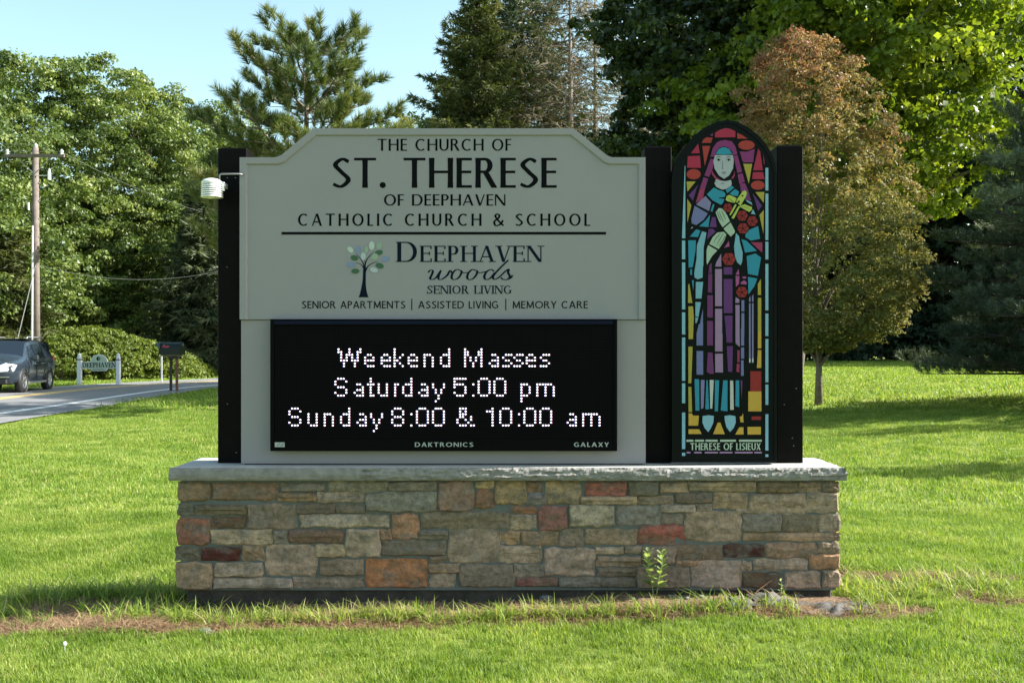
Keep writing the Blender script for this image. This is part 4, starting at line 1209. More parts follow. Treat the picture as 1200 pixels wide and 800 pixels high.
LM['brown'] = leaf_mat('bronze_leaf', [(0, (.07, .09, .022)), (.36, (.155, .175, .05)), (.62, (.225, .195, .08)), (.84, (.27, .145, .09)), (1, (.28, .11, .085))], .6, .35, (1.4, 1.2, .7), big=.10, bigscale=.8)
LM['hedge'] = leaf_mat('hedge_leaf', [(0, (.06, .09, .015)), (.5, (.13, .17, .03)), (1, (.22, .25, .055))], .45, .35)
LM['olive'] = leaf_mat('olive_conifer_needle', [(0, (.028, .042, .012)), (.5, (.075, .09, .028)), (1, (.16, .165, .06))], .6, .25)
LM['spruce'] = leaf_mat('spruce_needle', [(0, (.03, .045, .022)), (.5, (.07, .09, .045)), (1, (.14, .16, .08))], .6, .2)
LM['dead'] = leaf_mat('dry_spruce_twig', [(0, (.06, .065, .03)), (.35, (.10, .10, .05)), (.6, (.15, .12, .08)), (1, (.24, .18, .13))], .8, .1)
LM['pine'] = leaf_mat('pine_needle', [(0, (.04, .065, .022)), (.5, (.10, .13, .04)), (.85, (.20, .21, .075)), (1, (.32, .25, .11))], .5, .25)
LM['bluepine'] = leaf_mat('blue_grey_pine_needle', [(0, (.012, .022, .013)), (.5, (.060, .086, .058)), (1, (.26, .30, .23))], .5, .2)
LM['weed'] = leaf_mat('pale_weed_leaf', [(0, (.20, .26, .10)), (1, (.38, .44, .22))], .5, .4)
LM['straw'] = leaf_mat('dry_straw', [(0, (.16, .095, .05)), (.6, (.30, .19, .10)), (1, (.46, .34, .20))], .7, .15, (1.1, 1.0, .8), big=.05)
LM['grass'] = leaf_mat('grass_blade', [(0, (.09, .16, .02)), (.5, (.215, .305, .045)), (.85, (.38, .42, .12)), (1, (.42, .33, .18))], .5, .45, (1.15, 1.2, .5), big=.30, bigscale=1.6, ground=True)

def broadleaf(name, label, px, Y, top_py, rad, mat='bright', bottom=.18, clumps=330, per=110, leaf=.30, cr=.95, group=None, seed=0, bark='bark', shape=None, z_mid=None, rz=None, inner=.45, ry_=None, cat='tree', lump_=.18, trunk_px=None, **kw):
    rng = np.random.default_rng(seed + 100)
    x = X_(px, Y); g0 = gz(x, Y); H = Z_(top_py, Y) - g0
    t = thing(name, label, cat, (x, Y, g0), group)
    zc = g0 + H * (bottom + 1) / 2; rz = rz or H * (1 - bottom) / 2
    if z_mid is not None: zc = z_mid
    C = crown_clumps(clumps, (x, Y, zc), (rad, ry_ or rad, rz), rng, shape=shape, inner=inner, lump=lump_)
    C = C[C[:, 2] > g0 + .3]
    bx = x if trunk_px is None else X_(trunk_px, Y)
    limbs(t, (bx, Y, gz(bx, Y) - .2), (x + .3, Y, zc + rz * .55), C, max(.12, H * .017), M[bark], rng)
    v, f, tone, P = clump_leaves(C, per, cr, rng, leaf, **kw)
    mesh('crown', v, f, LM[mat], t, face_attr=tone)
    return t
def conifer(name, label, px, Y, top_py, rad, mat='spruce', group=None, seed=0, base_py=None, bark='bark', whorls=38, per=9, droop=.35, start=.04, spray=.42, dens=1.0, power=.85, drooping_tips=.25, x_=None, trunk_r=None, tiplift=0.0, wk=.13, jag=.4):
    rng = np.random.default_rng(seed + 500)
    x = X_(px, Y) if x_ is None else x_; g0 = gz(x, Y); H = Z_(top_py, Y) - g0
    t = thing(name, label, 'tree', (x, Y, g0), group)
    m = MB(); tr = trunk_r or H * .013
    m.tube([(x, Y, g0 - .2), (x + .05, Y, g0 + H * .4), (x, Y, g0 + H * .99)], [tr * 1.3, tr, tr * .12], 10)
    Ps, Ds, T = [], [], []
    for w in range(whorls):
        s = start + (1 - start) * ((w + rng.uniform(-.3, .3)) / whorls); s = min(max(s, start), .985)
        z = g0 + H * s; L0 = rad * (1 - s) ** power + .12
        for b in range(per):
            q = 2 * PI * (b + rng.random()) / per + w; L = L0 * rng.uniform(1 - jag, 1 + jag * .5)
            d = np.array([math.cos(q), math.sin(q)])
            dr = droop * (1 - s * 1.1)
            n = max(3, int(L / .35)); u = np.linspace(0, 1, n + 1)
            zz = z - L * dr * u + L * (tiplift + dr * .45) * u ** 2.6
            bp = np.c_[x + d[0] * L * u, Y + d[1] * L * u, zz]
            if L > .4 and (b % 2 == 0 or dens < .6): m.tube([tuple(bp[0]), tuple(bp[n // 2]), tuple(bp[-1])], [tr * .22 * (1 - s * .5), tr * .14, tr * .03], 4, caps=False)
            k = max(3, int(L * 13 * dens)); uu = rng.uniform(.12, 1.0, k) ** .8
            cx = np.interp(uu, u, bp[:, 0]); cy = np.interp(uu, u, bp[:, 1]); cz = np.interp(uu, u, bp[:, 2])
            side = rng.choice([-1, 1], k); off = rng.random(k) * (1.05 - uu * .75) * L * .33
            px_ = np.array([-d[1], d[0]])
            P = np.c_[cx + px_[0] * side * off + d[0] * off * .5, cy + px_[1] * side * off + d[1] * off * .5, cz - off * drooping_tips - rng.random(k) * .10]
            D = np.c_[d[0] * .7 + px_[0] * side * .8, d[1] * .7 + px_[1] * side * .8, np.full(k, -drooping_tips * 1.3)] + rng.normal(0, .35, (k, 3))
            Ps.append(P); Ds.append(D); T.append(np.full(k, rng.random() * .5) + uu * .1)
    trunk = m.build('trunk', M[bark], t, True)
    P = np.concatenate(Ps); D = np.concatenate(Ds); T = np.concatenate(T)
    # every spray: three slim blades fanned round the twig
    D /= np.linalg.norm(D, axis=1, keepdims=True)
    P3 = np.repeat(P, 3, 0); D3 = np.repeat(D, 3, 0) + rng.normal(0, .38, (len(P) * 3, 3)); D3 /= np.linalg.norm(D3, axis=1, keepdims=True)
    n = len(P3); nr = unit(n, rng, .6); b = np.cross(D3, nr); b /= np.linalg.norm(b, axis=1, keepdims=True) + 1e-9
    L = (spray * rng.uniform(.6, 1.3, n))[:, None]; wd = L * wk
    V = np.stack([P3 + b * wd, P3 - b * wd, P3 + D3 * L], 1); Fc = np.arange(n * 3).reshape(-1, 3)
    tone = np.clip(np.repeat(T, 3) + rng.random(n) * .4, 0, 1)
    mesh('crown', V.reshape(-1, 3), Fc, LM[mat], t, face_attr=tone)
    return t
def needle_tufts(P, D, rng, nl, wid, per, spread=.75, shoot=.28):
    """bottle-brush shoots of long needles; P tip starts, D shoot directions"""
    n = len(P) * per; c = np.repeat(P, per, 0); d = np.repeat(D, per, 0)
    s = rng.random(n); c = c + d * (s * shoot)[:, None]
    r = unit(n, rng); r -= (r * d).sum(1, keepdims=True) * d; r /= np.linalg.norm(r, axis=1, keepdims=True) + 1e-9
    nd = d * (1 - spread * .5 + .3 * s[:, None]) + r * spread; nd /= np.linalg.norm(nd, axis=1, keepdims=True)
    b = np.cross(nd, unit(n, rng)); b /= np.linalg.norm(b, axis=1, keepdims=True) + 1e-9
    L = (nl * rng.uniform(.7, 1.2, n))[:, None]
    V = np.stack([c - b * wid / 2, c + b * wid / 2, c + nd * L], 1).reshape(-1, 3)
    return V, np.arange(n * 3).reshape(-1, 3)
def pine(name, label, px, Y, top_py, rad, mat, seed, whorls=15, per=7, nl=.17, wid=.012, tuft=60, group=None, start=.12, power=.7, rise=.35, bark='pine_bark', x_=None, top_z=None, tone0=0, shoots=1.0, sag=0.0):
    rng = np.random.default_rng(seed + 900)
    x = X_(px, Y) if x_ is None else x_; g0 = gz(x, Y); H = (Z_(top_py, Y) if top_z is None else top_z) - g0
    t = thing(name, label, 'tree', (x, Y, g0), group)
    m = MB(); tr = H * .014; tk = [(x, Y, g0 - .2), (x + .07, Y, g0 + H * .35), (x - .05, Y, g0 + H * .7), (x, Y, g0 + H)]
    m.tube(tk, [tr * 1.3, tr, tr * .55, tr * .12], 10)
    P, D, T = [], [], []
    P.append((x, Y, g0 + H)); D.append((0, 0, 1)); T.append(.5)
    for w in range(whorls):
        s = start + (1 - start) * (w / whorls) ** .95; z = g0 + H * s; L0 = rad * (1 - s) ** power + .25
        for b in range(per):
            q = 2 * PI * (b + rng.uniform(-.3, .3)) / per + w * 1.3; L = L0 * rng.uniform(.55, 1.15)
            d = Vector((math.cos(q), math.sin(q), 0)); a = Vector((x, Y, z)); rs = rise * rng.uniform(.5, 1.3) - sag * (1 - s)
            e = a + d * L + Vector((0, 0, L * rs)); mid = a + d * L * .5 + Vector((0, 0, L * rs * .25))
            m.tube([a, mid, e], [tr * .32 * (1 - s * .5), tr * .2, tr * .06], 5, caps=False)
            k = max(3, int(L * 7 * shoots))
            bt = rng.random() * .45
            for j in range(k):
                u = .28 + .72 * (j + rng.random()) / k; p = a.lerp(mid, u * 2) if u < .5 else mid.lerp(e, u * 2 - 1)
                sd = Vector((-d.y, d.x, 0)) * rng.uniform(-1, 1) * (1.15 - u) * L * .42 + Vector((0, 0, rng.uniform(-.05, .25) * .5))
                tip = p + sd + d * rng.uniform(0, .2)
                if sd.length > .15: m.tube([p, tip], [tr * .09, tr * .05], 4, caps=False)
                dd = (d * .45 + sd.normalized() * .35 + Vector((rng.normal(0, .2), rng.normal(0, .2), .75 - sag * .5))).normalized()
                P.append(tuple(tip)); D.append(tuple(dd)); T.append(bt + tone0)
    m.build('trunk', M[bark], t, True)
    V, Fc = needle_tufts(np.array(P), np.array(D), rng, nl, wid, tuft)
    tone = np.clip(np.repeat(np.array(T), tuft) + rng.random(len(Fc)) * .5, 0, 1)
    mesh('crown', V, Fc, LM[mat], t, face_attr=tone)
    return t

# ------------------------------------------------------------ left woods beyond the road
G1 = 'trees of the wood across the road'
fullsh = lambda z: np.sqrt(np.clip(1 - np.clip(z, -1, 1) ** 2 * .75, 0, 1)) * np.clip(1.25 - .25 * z, 0, 1.3)
for i, (px, Y, top, rad, lab) in enumerate([
    (-75, 50, 92, 4.8, 'leafy green tree at the left edge of the picture rising above the utility pole'),
    (22, 58, 74, 5.2, 'tall leafy tree with a rounded top behind the utility pole'),
    (104, 62, 80, 5.2, 'tall bright leafy tree right of the utility pole, highest of the wood'),
    (170, 65, 108, 4.9, 'leafy tree stepping lower toward the pine, third along the wood edge'),
    (228, 71, 128, 5.0, 'leafy tree behind the white weather sensor'),
    (275, 77, 165, 5.4, 'leafy tree mostly behind the left sign post'),
    (66, 60, 225, 3.8, 'lower bushy tree in front of the wood beside the utility pole'),
    (140, 63, 200, 4.4, 'full leafy tree hanging over the clipped hedge'),
    (205, 64, 240, 4.0, 'lower leafy tree above the black mailbox')]):
    broadleaf('deciduous_tree', lab, px, Y, top, rad, 'bright', bottom=.03 if i > 5 else .10, clumps=430 if i < 6 else 300, per=150, leaf=.195, cr=.78, lump_=.30, tri=True, group=G1, seed=i, shape=fullsh, aspect=.55, inner=.35)
conifer('cedar_tree', 'yellow green conifer at the far left edge behind the dark car', -2, 50, 225, 3.0, 'olive', seed=1, jag=.5, whorls=36, per=10, spray=.42, dens=1.6, wk=.10)
conifer('spruce_tree', 'drooping blue green spruce behind the mailbox, next to the left sign post', 238, 58, 195, 3.5, 'spruce', seed=2, whorls=40, per=10, spray=.5, dens=1.4, wk=.09)
# understory so that the trunks stand in growth
def thicket(name, label, pts, seed, mat='dark', n=700, per=60, h=3.0, leaf=.35, cr=.8, **kw):
    rng = np.random.default_rng(seed); C = []
    pts = np.array(pts, float); seg = rng.integers(0, len(pts) - 1, n); u = rng.random(n)
    p = pts[seg] * (1 - u)[:, None] + pts[seg + 1] * u[:, None] + rng.normal(0, 1.2, (n, 2))
    hh = h * (.6 + .5 * vnoise(p[:, 0] + 100, p[:, 1] + 100, 2.2, seed)) * rng.random(n)
    C = np.c_[p, terr(p[:, 0], p[:, 1]) + hh + .1]; kw['tri'] = True
    v, f, tone, P = clump_leaves(C, per, cr, rng, leaf, **kw)
    o = mesh(name, v, f, LM[mat], None, face_attr=tone)
    return tag(o, label, kind='stuff')
thicket('undergrowth', 'tangled green undergrowth beneath the trees across the road', [(-62, 50), (-40, 58), (-28, 62), (-18, 66), (-8, 72)], 41, 'bright', 650, 70, 3.6)
thicket('far_wood', 'mass of leaves deep inside the wood across the road', [(-75, 72), (-45, 76), (-20, 78), (0, 84)], 42, 'bright', 800, 60, 13, .5, 1.6)

# ------------------------------------------------------------ hedge
def hedge():
    rng = np.random.default_rng(77)
    a = gp(58, 452); b = gp(238, 446.5); Yh = 50.0
    xa, xb = X_(50, 46.5), X_(246, 53)
    t = thing('hedge', 'rounded yellow green hedge behind the small white posted sign', 'hedge', ((xa + xb) / 2, Yh + 1.2, gz((xa + xb) / 2, Yh)))
    n = 900; u = rng.random(n); x = xa + (xb - xa) * u
    top = np.interp(u, [0, .04, .15, .3, .55, .8, .95, 1], [395, 386, 381, 383, 398, 415, 436, 448])
    YU = 46.5 + 6.5 * u; zt = EYE - (top - HZ) / F * YU; z0 = terr(x, YU)
    th = rng.random(n) * PI; k = 1 - .35 * rng.random(n) ** 2
    yy = YU + 1.2 - np.cos(th) * 1.5 * k; zz = z0 + (zt - z0 - .15) * np.sin(th) ** .6 * k
    C = np.c_[x, yy, np.maximum(zz, z0 + .12)]
    v, f, tone, P = clump_leaves(C, 75, .34, rng, .17, up=.5, flat=.9, aspect=.4, droop=-.8)
    mesh('foliage', v, f, LM['hedge'], t, face_attr=tone)
    m = MB()
    for q in np.linspace(.03, .97, 22):
        Yh = 46.5 + 6.5 * q; X = xa + (xb - xa) * q; zb = gz(X, Yh + 1.4); h = (EYE - (np.interp(q, [0, .3, 1], [392, 390, 445]) - HZ) / F * Yh) - zb
        m.tube([(X, Yh + 1.4, zb - .1), (X + .1, Yh + 1.3, zb + h * .5), (X - .1, Yh + 1.5, zb + h * .85)], [.05, .035, .012], 6)
    m.build('stem', M['bark'], t)
hedge()

# ------------------------------------------------------------ trees behind the sign
pine('pine_tree', 'open topped pine with long needle tufts rising behind the left half of the sign', 361, 26, 36, 3.8, 'pine', 3, start=.34, whorls=9, per=7, nl=.25, wid=.015, tuft=120, power=.52, rise=.42, shoots=1.25, bark='bark')
conifer('spruce_tree', 'full olive green conifer above the middle of the sign board', 560, 74, -16, 8.6, 'olive', seed=5, whorls=56, per=11, droop=.0, spray=.46, dens=1.9, wk=.10, jag=.62, power=.72, drooping_tips=.05, tiplift=.2)
conifer('spruce_tree', 'dark spruce with hanging branches right behind the olive conifer', 610, 80, -70, 9.0, 'spruce', seed=6, whorls=50, per=9, droop=.35, spray=.75, dens=1.0, power=.7, wk=.07)
conifer('spruce_tree', 'thin half dead spruce with a bare brown trunk showing through', 668, 72, -70, 7.2, 'dead', seed=7, whorls=50, per=6, droop=.25, spray=.55, dens=.62, wk=.05, jag=.6, power=.5, trunk_r=.26, bark='bark')
conifer('spruce_tree', 'sparse dry spruce standing just left of the big maple', 697, 76, -48, 7.0, 'dead', seed=8, whorls=48, per=6, droop=.25, spray=.55, dens=.62, wk=.05, jag=.6, power=.55, trunk_r=.2, bark='bark')
broadleaf('deciduous_tree', 'small leafy tree whose twigs peep over the sign top by the conifer', 482, 80, 138, 4.2, 'bright', clumps=140, per=80, seed=31, shape=fullsh)
conifer('spruce_tree', 'low spruce hidden behind the middle of the sign', 455, 56, 165, 3.4, 'spruce', seed=9, whorls=30, per=9, spray=.5)
# big maple split in two: shade painted into the left tree's leaf colour
sh_m = lambda z: np.sqrt(np.clip(1 - z ** 2, 0, 1))
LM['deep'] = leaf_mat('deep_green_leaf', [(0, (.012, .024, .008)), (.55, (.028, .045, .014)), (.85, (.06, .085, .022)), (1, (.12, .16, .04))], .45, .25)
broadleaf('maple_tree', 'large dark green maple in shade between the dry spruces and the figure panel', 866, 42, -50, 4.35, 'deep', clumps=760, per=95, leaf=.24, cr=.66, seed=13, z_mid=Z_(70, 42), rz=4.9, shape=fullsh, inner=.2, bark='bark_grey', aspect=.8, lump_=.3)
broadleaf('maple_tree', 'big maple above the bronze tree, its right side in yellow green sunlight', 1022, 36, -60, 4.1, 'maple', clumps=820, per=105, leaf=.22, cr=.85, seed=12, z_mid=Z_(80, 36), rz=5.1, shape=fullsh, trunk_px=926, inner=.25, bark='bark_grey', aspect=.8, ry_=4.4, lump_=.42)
# small bronze tree on the lawn
bt = gp(959, 475)
def bronze():
    rng = np.random.default_rng(55)
    Y = bt.y; x = bt.x; g0 = bt.z
    t = thing('ornamental_tree', 'small slender trunked tree with bronze red and olive leaves on the lawn', 'tree', (x, Y, g0))
    zt, zb = Z_(34, Y), Z_(412, Y); prof_y = np.array([34, 60, 100, 150, 200, 250, 300, 350, 395, 412]); L_ = np.array([930, 896, 868, 862, 858, 852, 862, 884, 915, 940]); R_ = np.array([944, 988, 1022, 1044, 1063, 1080, 1088, 1078, 1040, 985])
    n = 1750; py = 40 + (412 - 40) * rng.random(n) ** .80
    l = np.interp(py, prof_y, L_); r = np.interp(py, prof_y, R_)
    cx = (l + r) / 2; hw = (r - l) / 2
    ang = rng.random(n) * 2 * PI; rad = (1 - .6 * rng.random(n) ** 1.7) * np.where(rng.random(n) < .15, 1.05, .94)
    X = X_(cx, Y) + np.cos(ang) * rad * hw / F * Y; YY = Y + np.sin(ang) * rad * hw / F * Y; Z = EYE - (py - HZ) / F * Y
    C = np.c_[X, YY, Z]
    limbs(t, (x, Y, g0 - .2), (X_(962, Y), Y, Z_(110, Y)), C, .095, M['bark'], rng, n=46, bend=.1, frac=(.28, .95))
    v, f, tone, P = clump_leaves(C, 52, .27, rng, .100, up=.4, flat=1.0, aspect=.5)
    hgt = (P[:, 2] - zb) / (zt - zb); edge = np.hypot(P[:, 0] - X_(965, Y), P[:, 1] - Y) / 2.2
    tn = np.clip(tone[::2] * .2 + .3 * rng.random(len(hgt)) + .80 * np.clip(hgt - .32, 0, 1) + .22 * np.clip(edge - .45, 0, 1) + rng.normal(0, .08, len(hgt)), 0, 1)
    mesh('crown', v, f, LM['brown'], t, face_attr=np.repeat(tn, 2))
bronze()
# blue grey pine at the right edge
pine('pine_tree', 'dense blue grey pine at the right edge with a low branch over the lawn', 1262, 26, 60, 4.3, 'bluepine', 21, whorls=20, per=9, nl=.18, wid=.013, tuft=78, start=.07, power=.88, rise=.30, top_z=9.6, x_=X_(1272, 26), shoots=2.0, sag=.28, bark='bark_dark')
# ------------------------------------------------------------ dark evergreens beyond the right lawn
G2 = 'dark evergreens beyond the lawn'
k = 0
for px, Y, top, rad, lab in [(1000, 92, -60, 6.5, 'dark evergreen behind the bronze tree'), (1100, 90, -90, 7, 'dark evergreen between the bronze tree and the blue grey pine'), (1190, 88, -60, 7, 'dark evergreen behind the blue grey pine'),
                       (905, 96, -60, 7, 'dark evergreen hidden behind the figure panel'), (1050, 98, -120, 7, 'tall dark evergreen deeper in the wood, right of the bronze tree'), (1150, 98, -120, 7, 'tall dark evergreen deeper in the wood, by the right edge'), (1280, 88, -100, 7.5, 'dark evergreen just outside the right edge'), (820, 98, -40, 7, 'dark evergreen behind the middle post')]:
    broadleaf('evergreen_tree', lab, px, Y, top, rad, 'dark', bottom=.0, clumps=330, per=85, leaf=.62, cr=1.7, tri=True, group=G2, seed=60 + k, shape=fullsh, inner=.2); k += 1
for x, Y, H, rad in [(50, 76, 26, 7), (60, 66, 27, 7), (54, 90, 28, 8), (72, 80, 28, 8)]:  # unseen evergreens added to cast shade on the woods beyond the lawn
    broadleaf('evergreen_tree', ['tall dark evergreen outside the right edge, farther from the lawn corner', 'tallest dark evergreen outside the right edge, nearest the lawn', 'dark evergreen outside the right edge, deepest in the wood', 'dark evergreen outside the right edge, farthest to the right'][[50, 60, 54, 72].index(x)], 600 + x / Y * F, Y, HZ - (H - EYE) / Y * F, rad, 'dark', bottom=.0, clumps=260, per=60, leaf=.7, cr=1.8, tri=True, group=G2, seed=80 + k, shape=fullsh, inner=.2); k += 1
thicket('far_wood_right', 'dark undergrowth at the far edge of the lawn', [(8, 88), (25, 86), (42, 84), (60, 80), (75, 70)], 43, 'dark', 700, 60, 4.5, .5, 1.2)
# trees on the right outside the picture whose shade streaks the lawn
for px, Y, zt, lab in [(0, 21.3, 5.0, 'slim pine outside the right edge, farther one'), (0, 14.6, 4.0, 'slim pine outside the right edge, nearer one')]:
    pine('pine_tree', lab, 0, Y, 0, 1.4, 'bluepine', int(Y), whorls=11, per=7, nl=.14, wid=.02, tuft=50, start=.1, power=.6, rise=.3, top_z=zt, x_={21.3: 14.4, 14.6: 11.2}[Y])
# ------------------------------------------------------------ roadside objects
M['pole_wood'] = new_mat('weathered_pole_wood', (.12, .09, .078), .9, noise=(5, .8, (.20, .165, .145)), bump=(30, .5, .01))
M['ceramic'] = new_mat('pale_ceramic', (.6, .6, .6), .3)
M['cable'] = new_mat('pale_cable', (.16, .165, .16), .6)
YP = 47.0
def utility_pole():
    bx = X_(42.3, YP); g = gz(bx, YP); t = thing('utility_pole', 'tall weathered wooden utility pole with one crossarm behind the car', 'pole', (bx, YP, g))
    zt = Z_(173, YP)
    MB().tube([(bx, YP, g - .3), (X_(41.6, YP), YP, zt)], [.185, .13], 14).build('pole_shaft', M['pole_wood'], t, True)
    za = Z_(183.5, YP)
    MB().box(X_(7, YP), X_(77.5, YP), YP - .25, YP - .14, za - .07, za + .07).build('crossarm', M['pole_wood'], t)
    for x0 in (20, 62): MB().tube([(X_(x0, YP), YP - .15, za - .04), (X_(42, YP), YP - .14, za - .8)], .02, 6).build('brace', M['metal_grey'], t)
    for x0, y0 in ((11, 180), (42, 172), (74.5, 180)):
        c = (X_(x0, YP), YP - (.2 if x0 != 42 else 0), Z_(y0, YP) - .05)
        MB().lathe(c, [(.03, -.1), (.09, 0), (.05, .06), (.09, .1), (.03, .2)], 10).build('insulator', M['ceramic'], t, True)
    zc = Z_(206.5, YP)
    m = MB().tube([(X_(42, YP), YP - .1, zc), (X_(59, YP), YP - .2, zc)], .018, 6); m.lathe((X_(60, YP), YP - .2, zc), [(.02, -.22), (.08, -.2), (.08, .1), (.03, .3)], 8); m.build('fuse_bracket', M['ceramic'], t)
    MB().tube([(X_(35.2, YP), YP - .17, Z_(238, YP)), (X_(35.6, YP), YP - .17, Z_(247, YP))], .05, 8).build('lamp_bracket', M['ceramic'], t)
    MB().tube([(X_(40.2, YP), YP - .17, Z_(265, YP)), (X_(39.6, YP), YP - .19, g + .2)], .045, 8).build('cable_guard', new_mat('grey_pvc', (.5, .51, .52), .5), t)
    for i in range(5):
        y0 = 215 + i * 21
        MB().box(bx + .1, bx + .155, YP - .06, YP + .06, Z_(y0, YP), Z_(y0, YP) + .04).build('step_bolt', M['metal_grey'], t)
    return bx, g
pbx, pbg = utility_pole()
def wire(label, a, b, sag, r=.006, name='overhead_wire', group='overhead wires'):
    a, b = Vector(a), Vector(b); pts = []
    for i in range(17):
        s = i / 16; p = a.lerp(b, s); p.z -= sag * 4 * s * (1 - s); pts.append(p)
    o = MB().tube(pts, r, 5).build(name, M['cable']); return tag(o, label, 'wire', group)
for j, (x0, y0, l) in enumerate([(11, 178.5, 'overhead wire from the left insulator going left out of the picture'), (42, 170.5, 'overhead wire from the pole top going left out of the picture'), (74.5, 179, 'overhead wire from the right insulator going left out of the picture')]):
    wire(l, (X_(x0, YP), YP - .2, Z_(y0, YP)), (X_(x0, YP) - 38, YP - 14, Z_(y0, YP) + .3), .6)
wire('overhead wire sloping from the right insulator across the trees to the right', (X_(74.5, YP), YP - .2, Z_(179, YP)), (X_(300, 62), 62, Z_(262, 62)), .5)
wire('low service wire crossing the trees from the pole toward the left sign post', (pbx + .1, YP, Z_(311, YP)), (X_(300, 50), 50, Z_(306, 50)), .75, .009)
gg = gp(9, 398); gx_, gy_ = X_(7, 41.5), 41.5
gw = wire('guy wire running down from the pole with a yellow guard at its foot', (pbx, YP, Z_(308, YP)), (gx_, gy_, gz(gx_, gy_)), .0, .016, 'guy_wire', None)
a_, b_ = Vector((pbx, YP, Z_(308, YP))), Vector((gx_, gy_, gz(gx_, gy_)))
MB().tube([a_.lerp(b_, .80), b_], [.025, .03], 8).build('guard', new_mat('yellow_guard', (.65, .48, .05), .5), gw)

# small town sign on two white posts
M['white_post'] = new_mat('white_post_paint', (.60, .60, .65), .6, noise=(8, .4, (.5, .5, .54)))
M['town'] = new_mat('pale_green_sign_board', (.36, .42, .34), .6)
M['dark_trim'] = new_mat('dark_trim', (.06, .065, .06), .6)
def town_sign():
    a = gp(93.5, 451.5); Y = a.y; x0, x1 = X_(93.2, Y), X_(138.7, Y); g = gz((x0 + x1) / 2, Y)
    t = thing('town_sign', 'small pale green town sign hung between two white posts before the hedge', 'sign', ((x0 + x1) / 2, Y, g))
    hw = 2.3 / F * Y
    for x in (x0, x1):
        p = MB().box(x - hw, x + hw, Y - hw, Y + hw, gz(x, Y) - .2, Z_(420.5, Y), .015).build('post', M['white_post'], t)
        MB().lathe((x, Y, Z_(420.5, Y)), [(hw * .8, 0), (hw * 1.25, .02), (hw * 1.25, .06), (hw * .8, .09), (hw * .95, .13), (hw * .7, .2), (.01, .24)], 14).build('post_cap', M['white_post'], p, True)
        MB().box(x - hw * 1.05, x + hw * 1.05, Y - hw * 1.05, Y + hw * 1.05, Z_(422, Y), Z_(421, Y)).build('trim_band', M['dark_trim'], p)
    def ol(o):
        P = [(96 + o, 431.6 - o), (96 + o, 424 + o), (106 + o, 423.8 + o)]
        P += [(115.8 + (9.8 - o) * math.cos(R(180 - 12 * k)) * 1.0, 423.8 - (8.6 - o) * math.sin(R(12 * k))) for k in range(1, 15)]
        P += [(126 - o, 423.8 + o), (136 - o, 424 + o), (136 - o, 431.6 - o), (126 - o, 432 - o), (124.5 - o, 434.6 - o), (107.5 + o, 434.6 - o), (106 + o, 432 - o)]
        return [(x, y) for x, y in P]
    fixn(MB().prism([XZ(x, y, Y - .03) for x, y in ol(0)], Y - .03, Y + .03).build('sign_board', M['white_post'], t))
    fixn(MB().prism([XZ(x, y, Y - .04) for x, y in ol(.7)], Y - .045, Y - .028).build('sign_face', M['town'], t))
    emit(text_polys('DEEPHAVEN', 96.8, 135.4, 424.8, 430.2, .19, .09, serif=True), 'lettering', M['letter'], t, Y - .048)
    emit([(1, [(115.3 + 2.3 * math.cos(PI / 6 * k), 420.2 + 2.4 * math.sin(PI / 6 * k)) for k in range(12)])], 'round_emblem', M['letter'], t, Y - .048)
    emit([(5, [(116 + .5 * math.cos(PI / 4 * k), 420.2 + 1.9 * math.sin(PI / 4 * k)) for k in range(8)])], 'emblem_mark', M['town'], t, Y - .049)
    emit([(1, [(109.5 + i * 2.1, 432.3), (110.8 + i * 2.1, 432.3), (110.8 + i * 2.1, 433.2), (109.5 + i * 2.1, 433.2)]) for i in range(6)], 'small_print', M['letter'], t, Y - .048)
town_sign()

# thin white marker post
mk = gp(189.3, 448.5)
t = thing('marker_post', 'thin white marker stake behind the mailbox at the road edge', 'post', tuple(mk))
MB().box(mk.x - .028, mk.x + .028, mk.y - .02, mk.y + .02, mk.z - .2, Z_(405, mk.y)).build('stake', M['white_post'], t)
MB().box(mk.x - .05, mk.x + .05, mk.y - .035, mk.y - .021, Z_(409, mk.y), Z_(402, mk.y)).build('reflector_plate', new_mat('dark_blue_plate', (.03, .06, .10), .4), t)

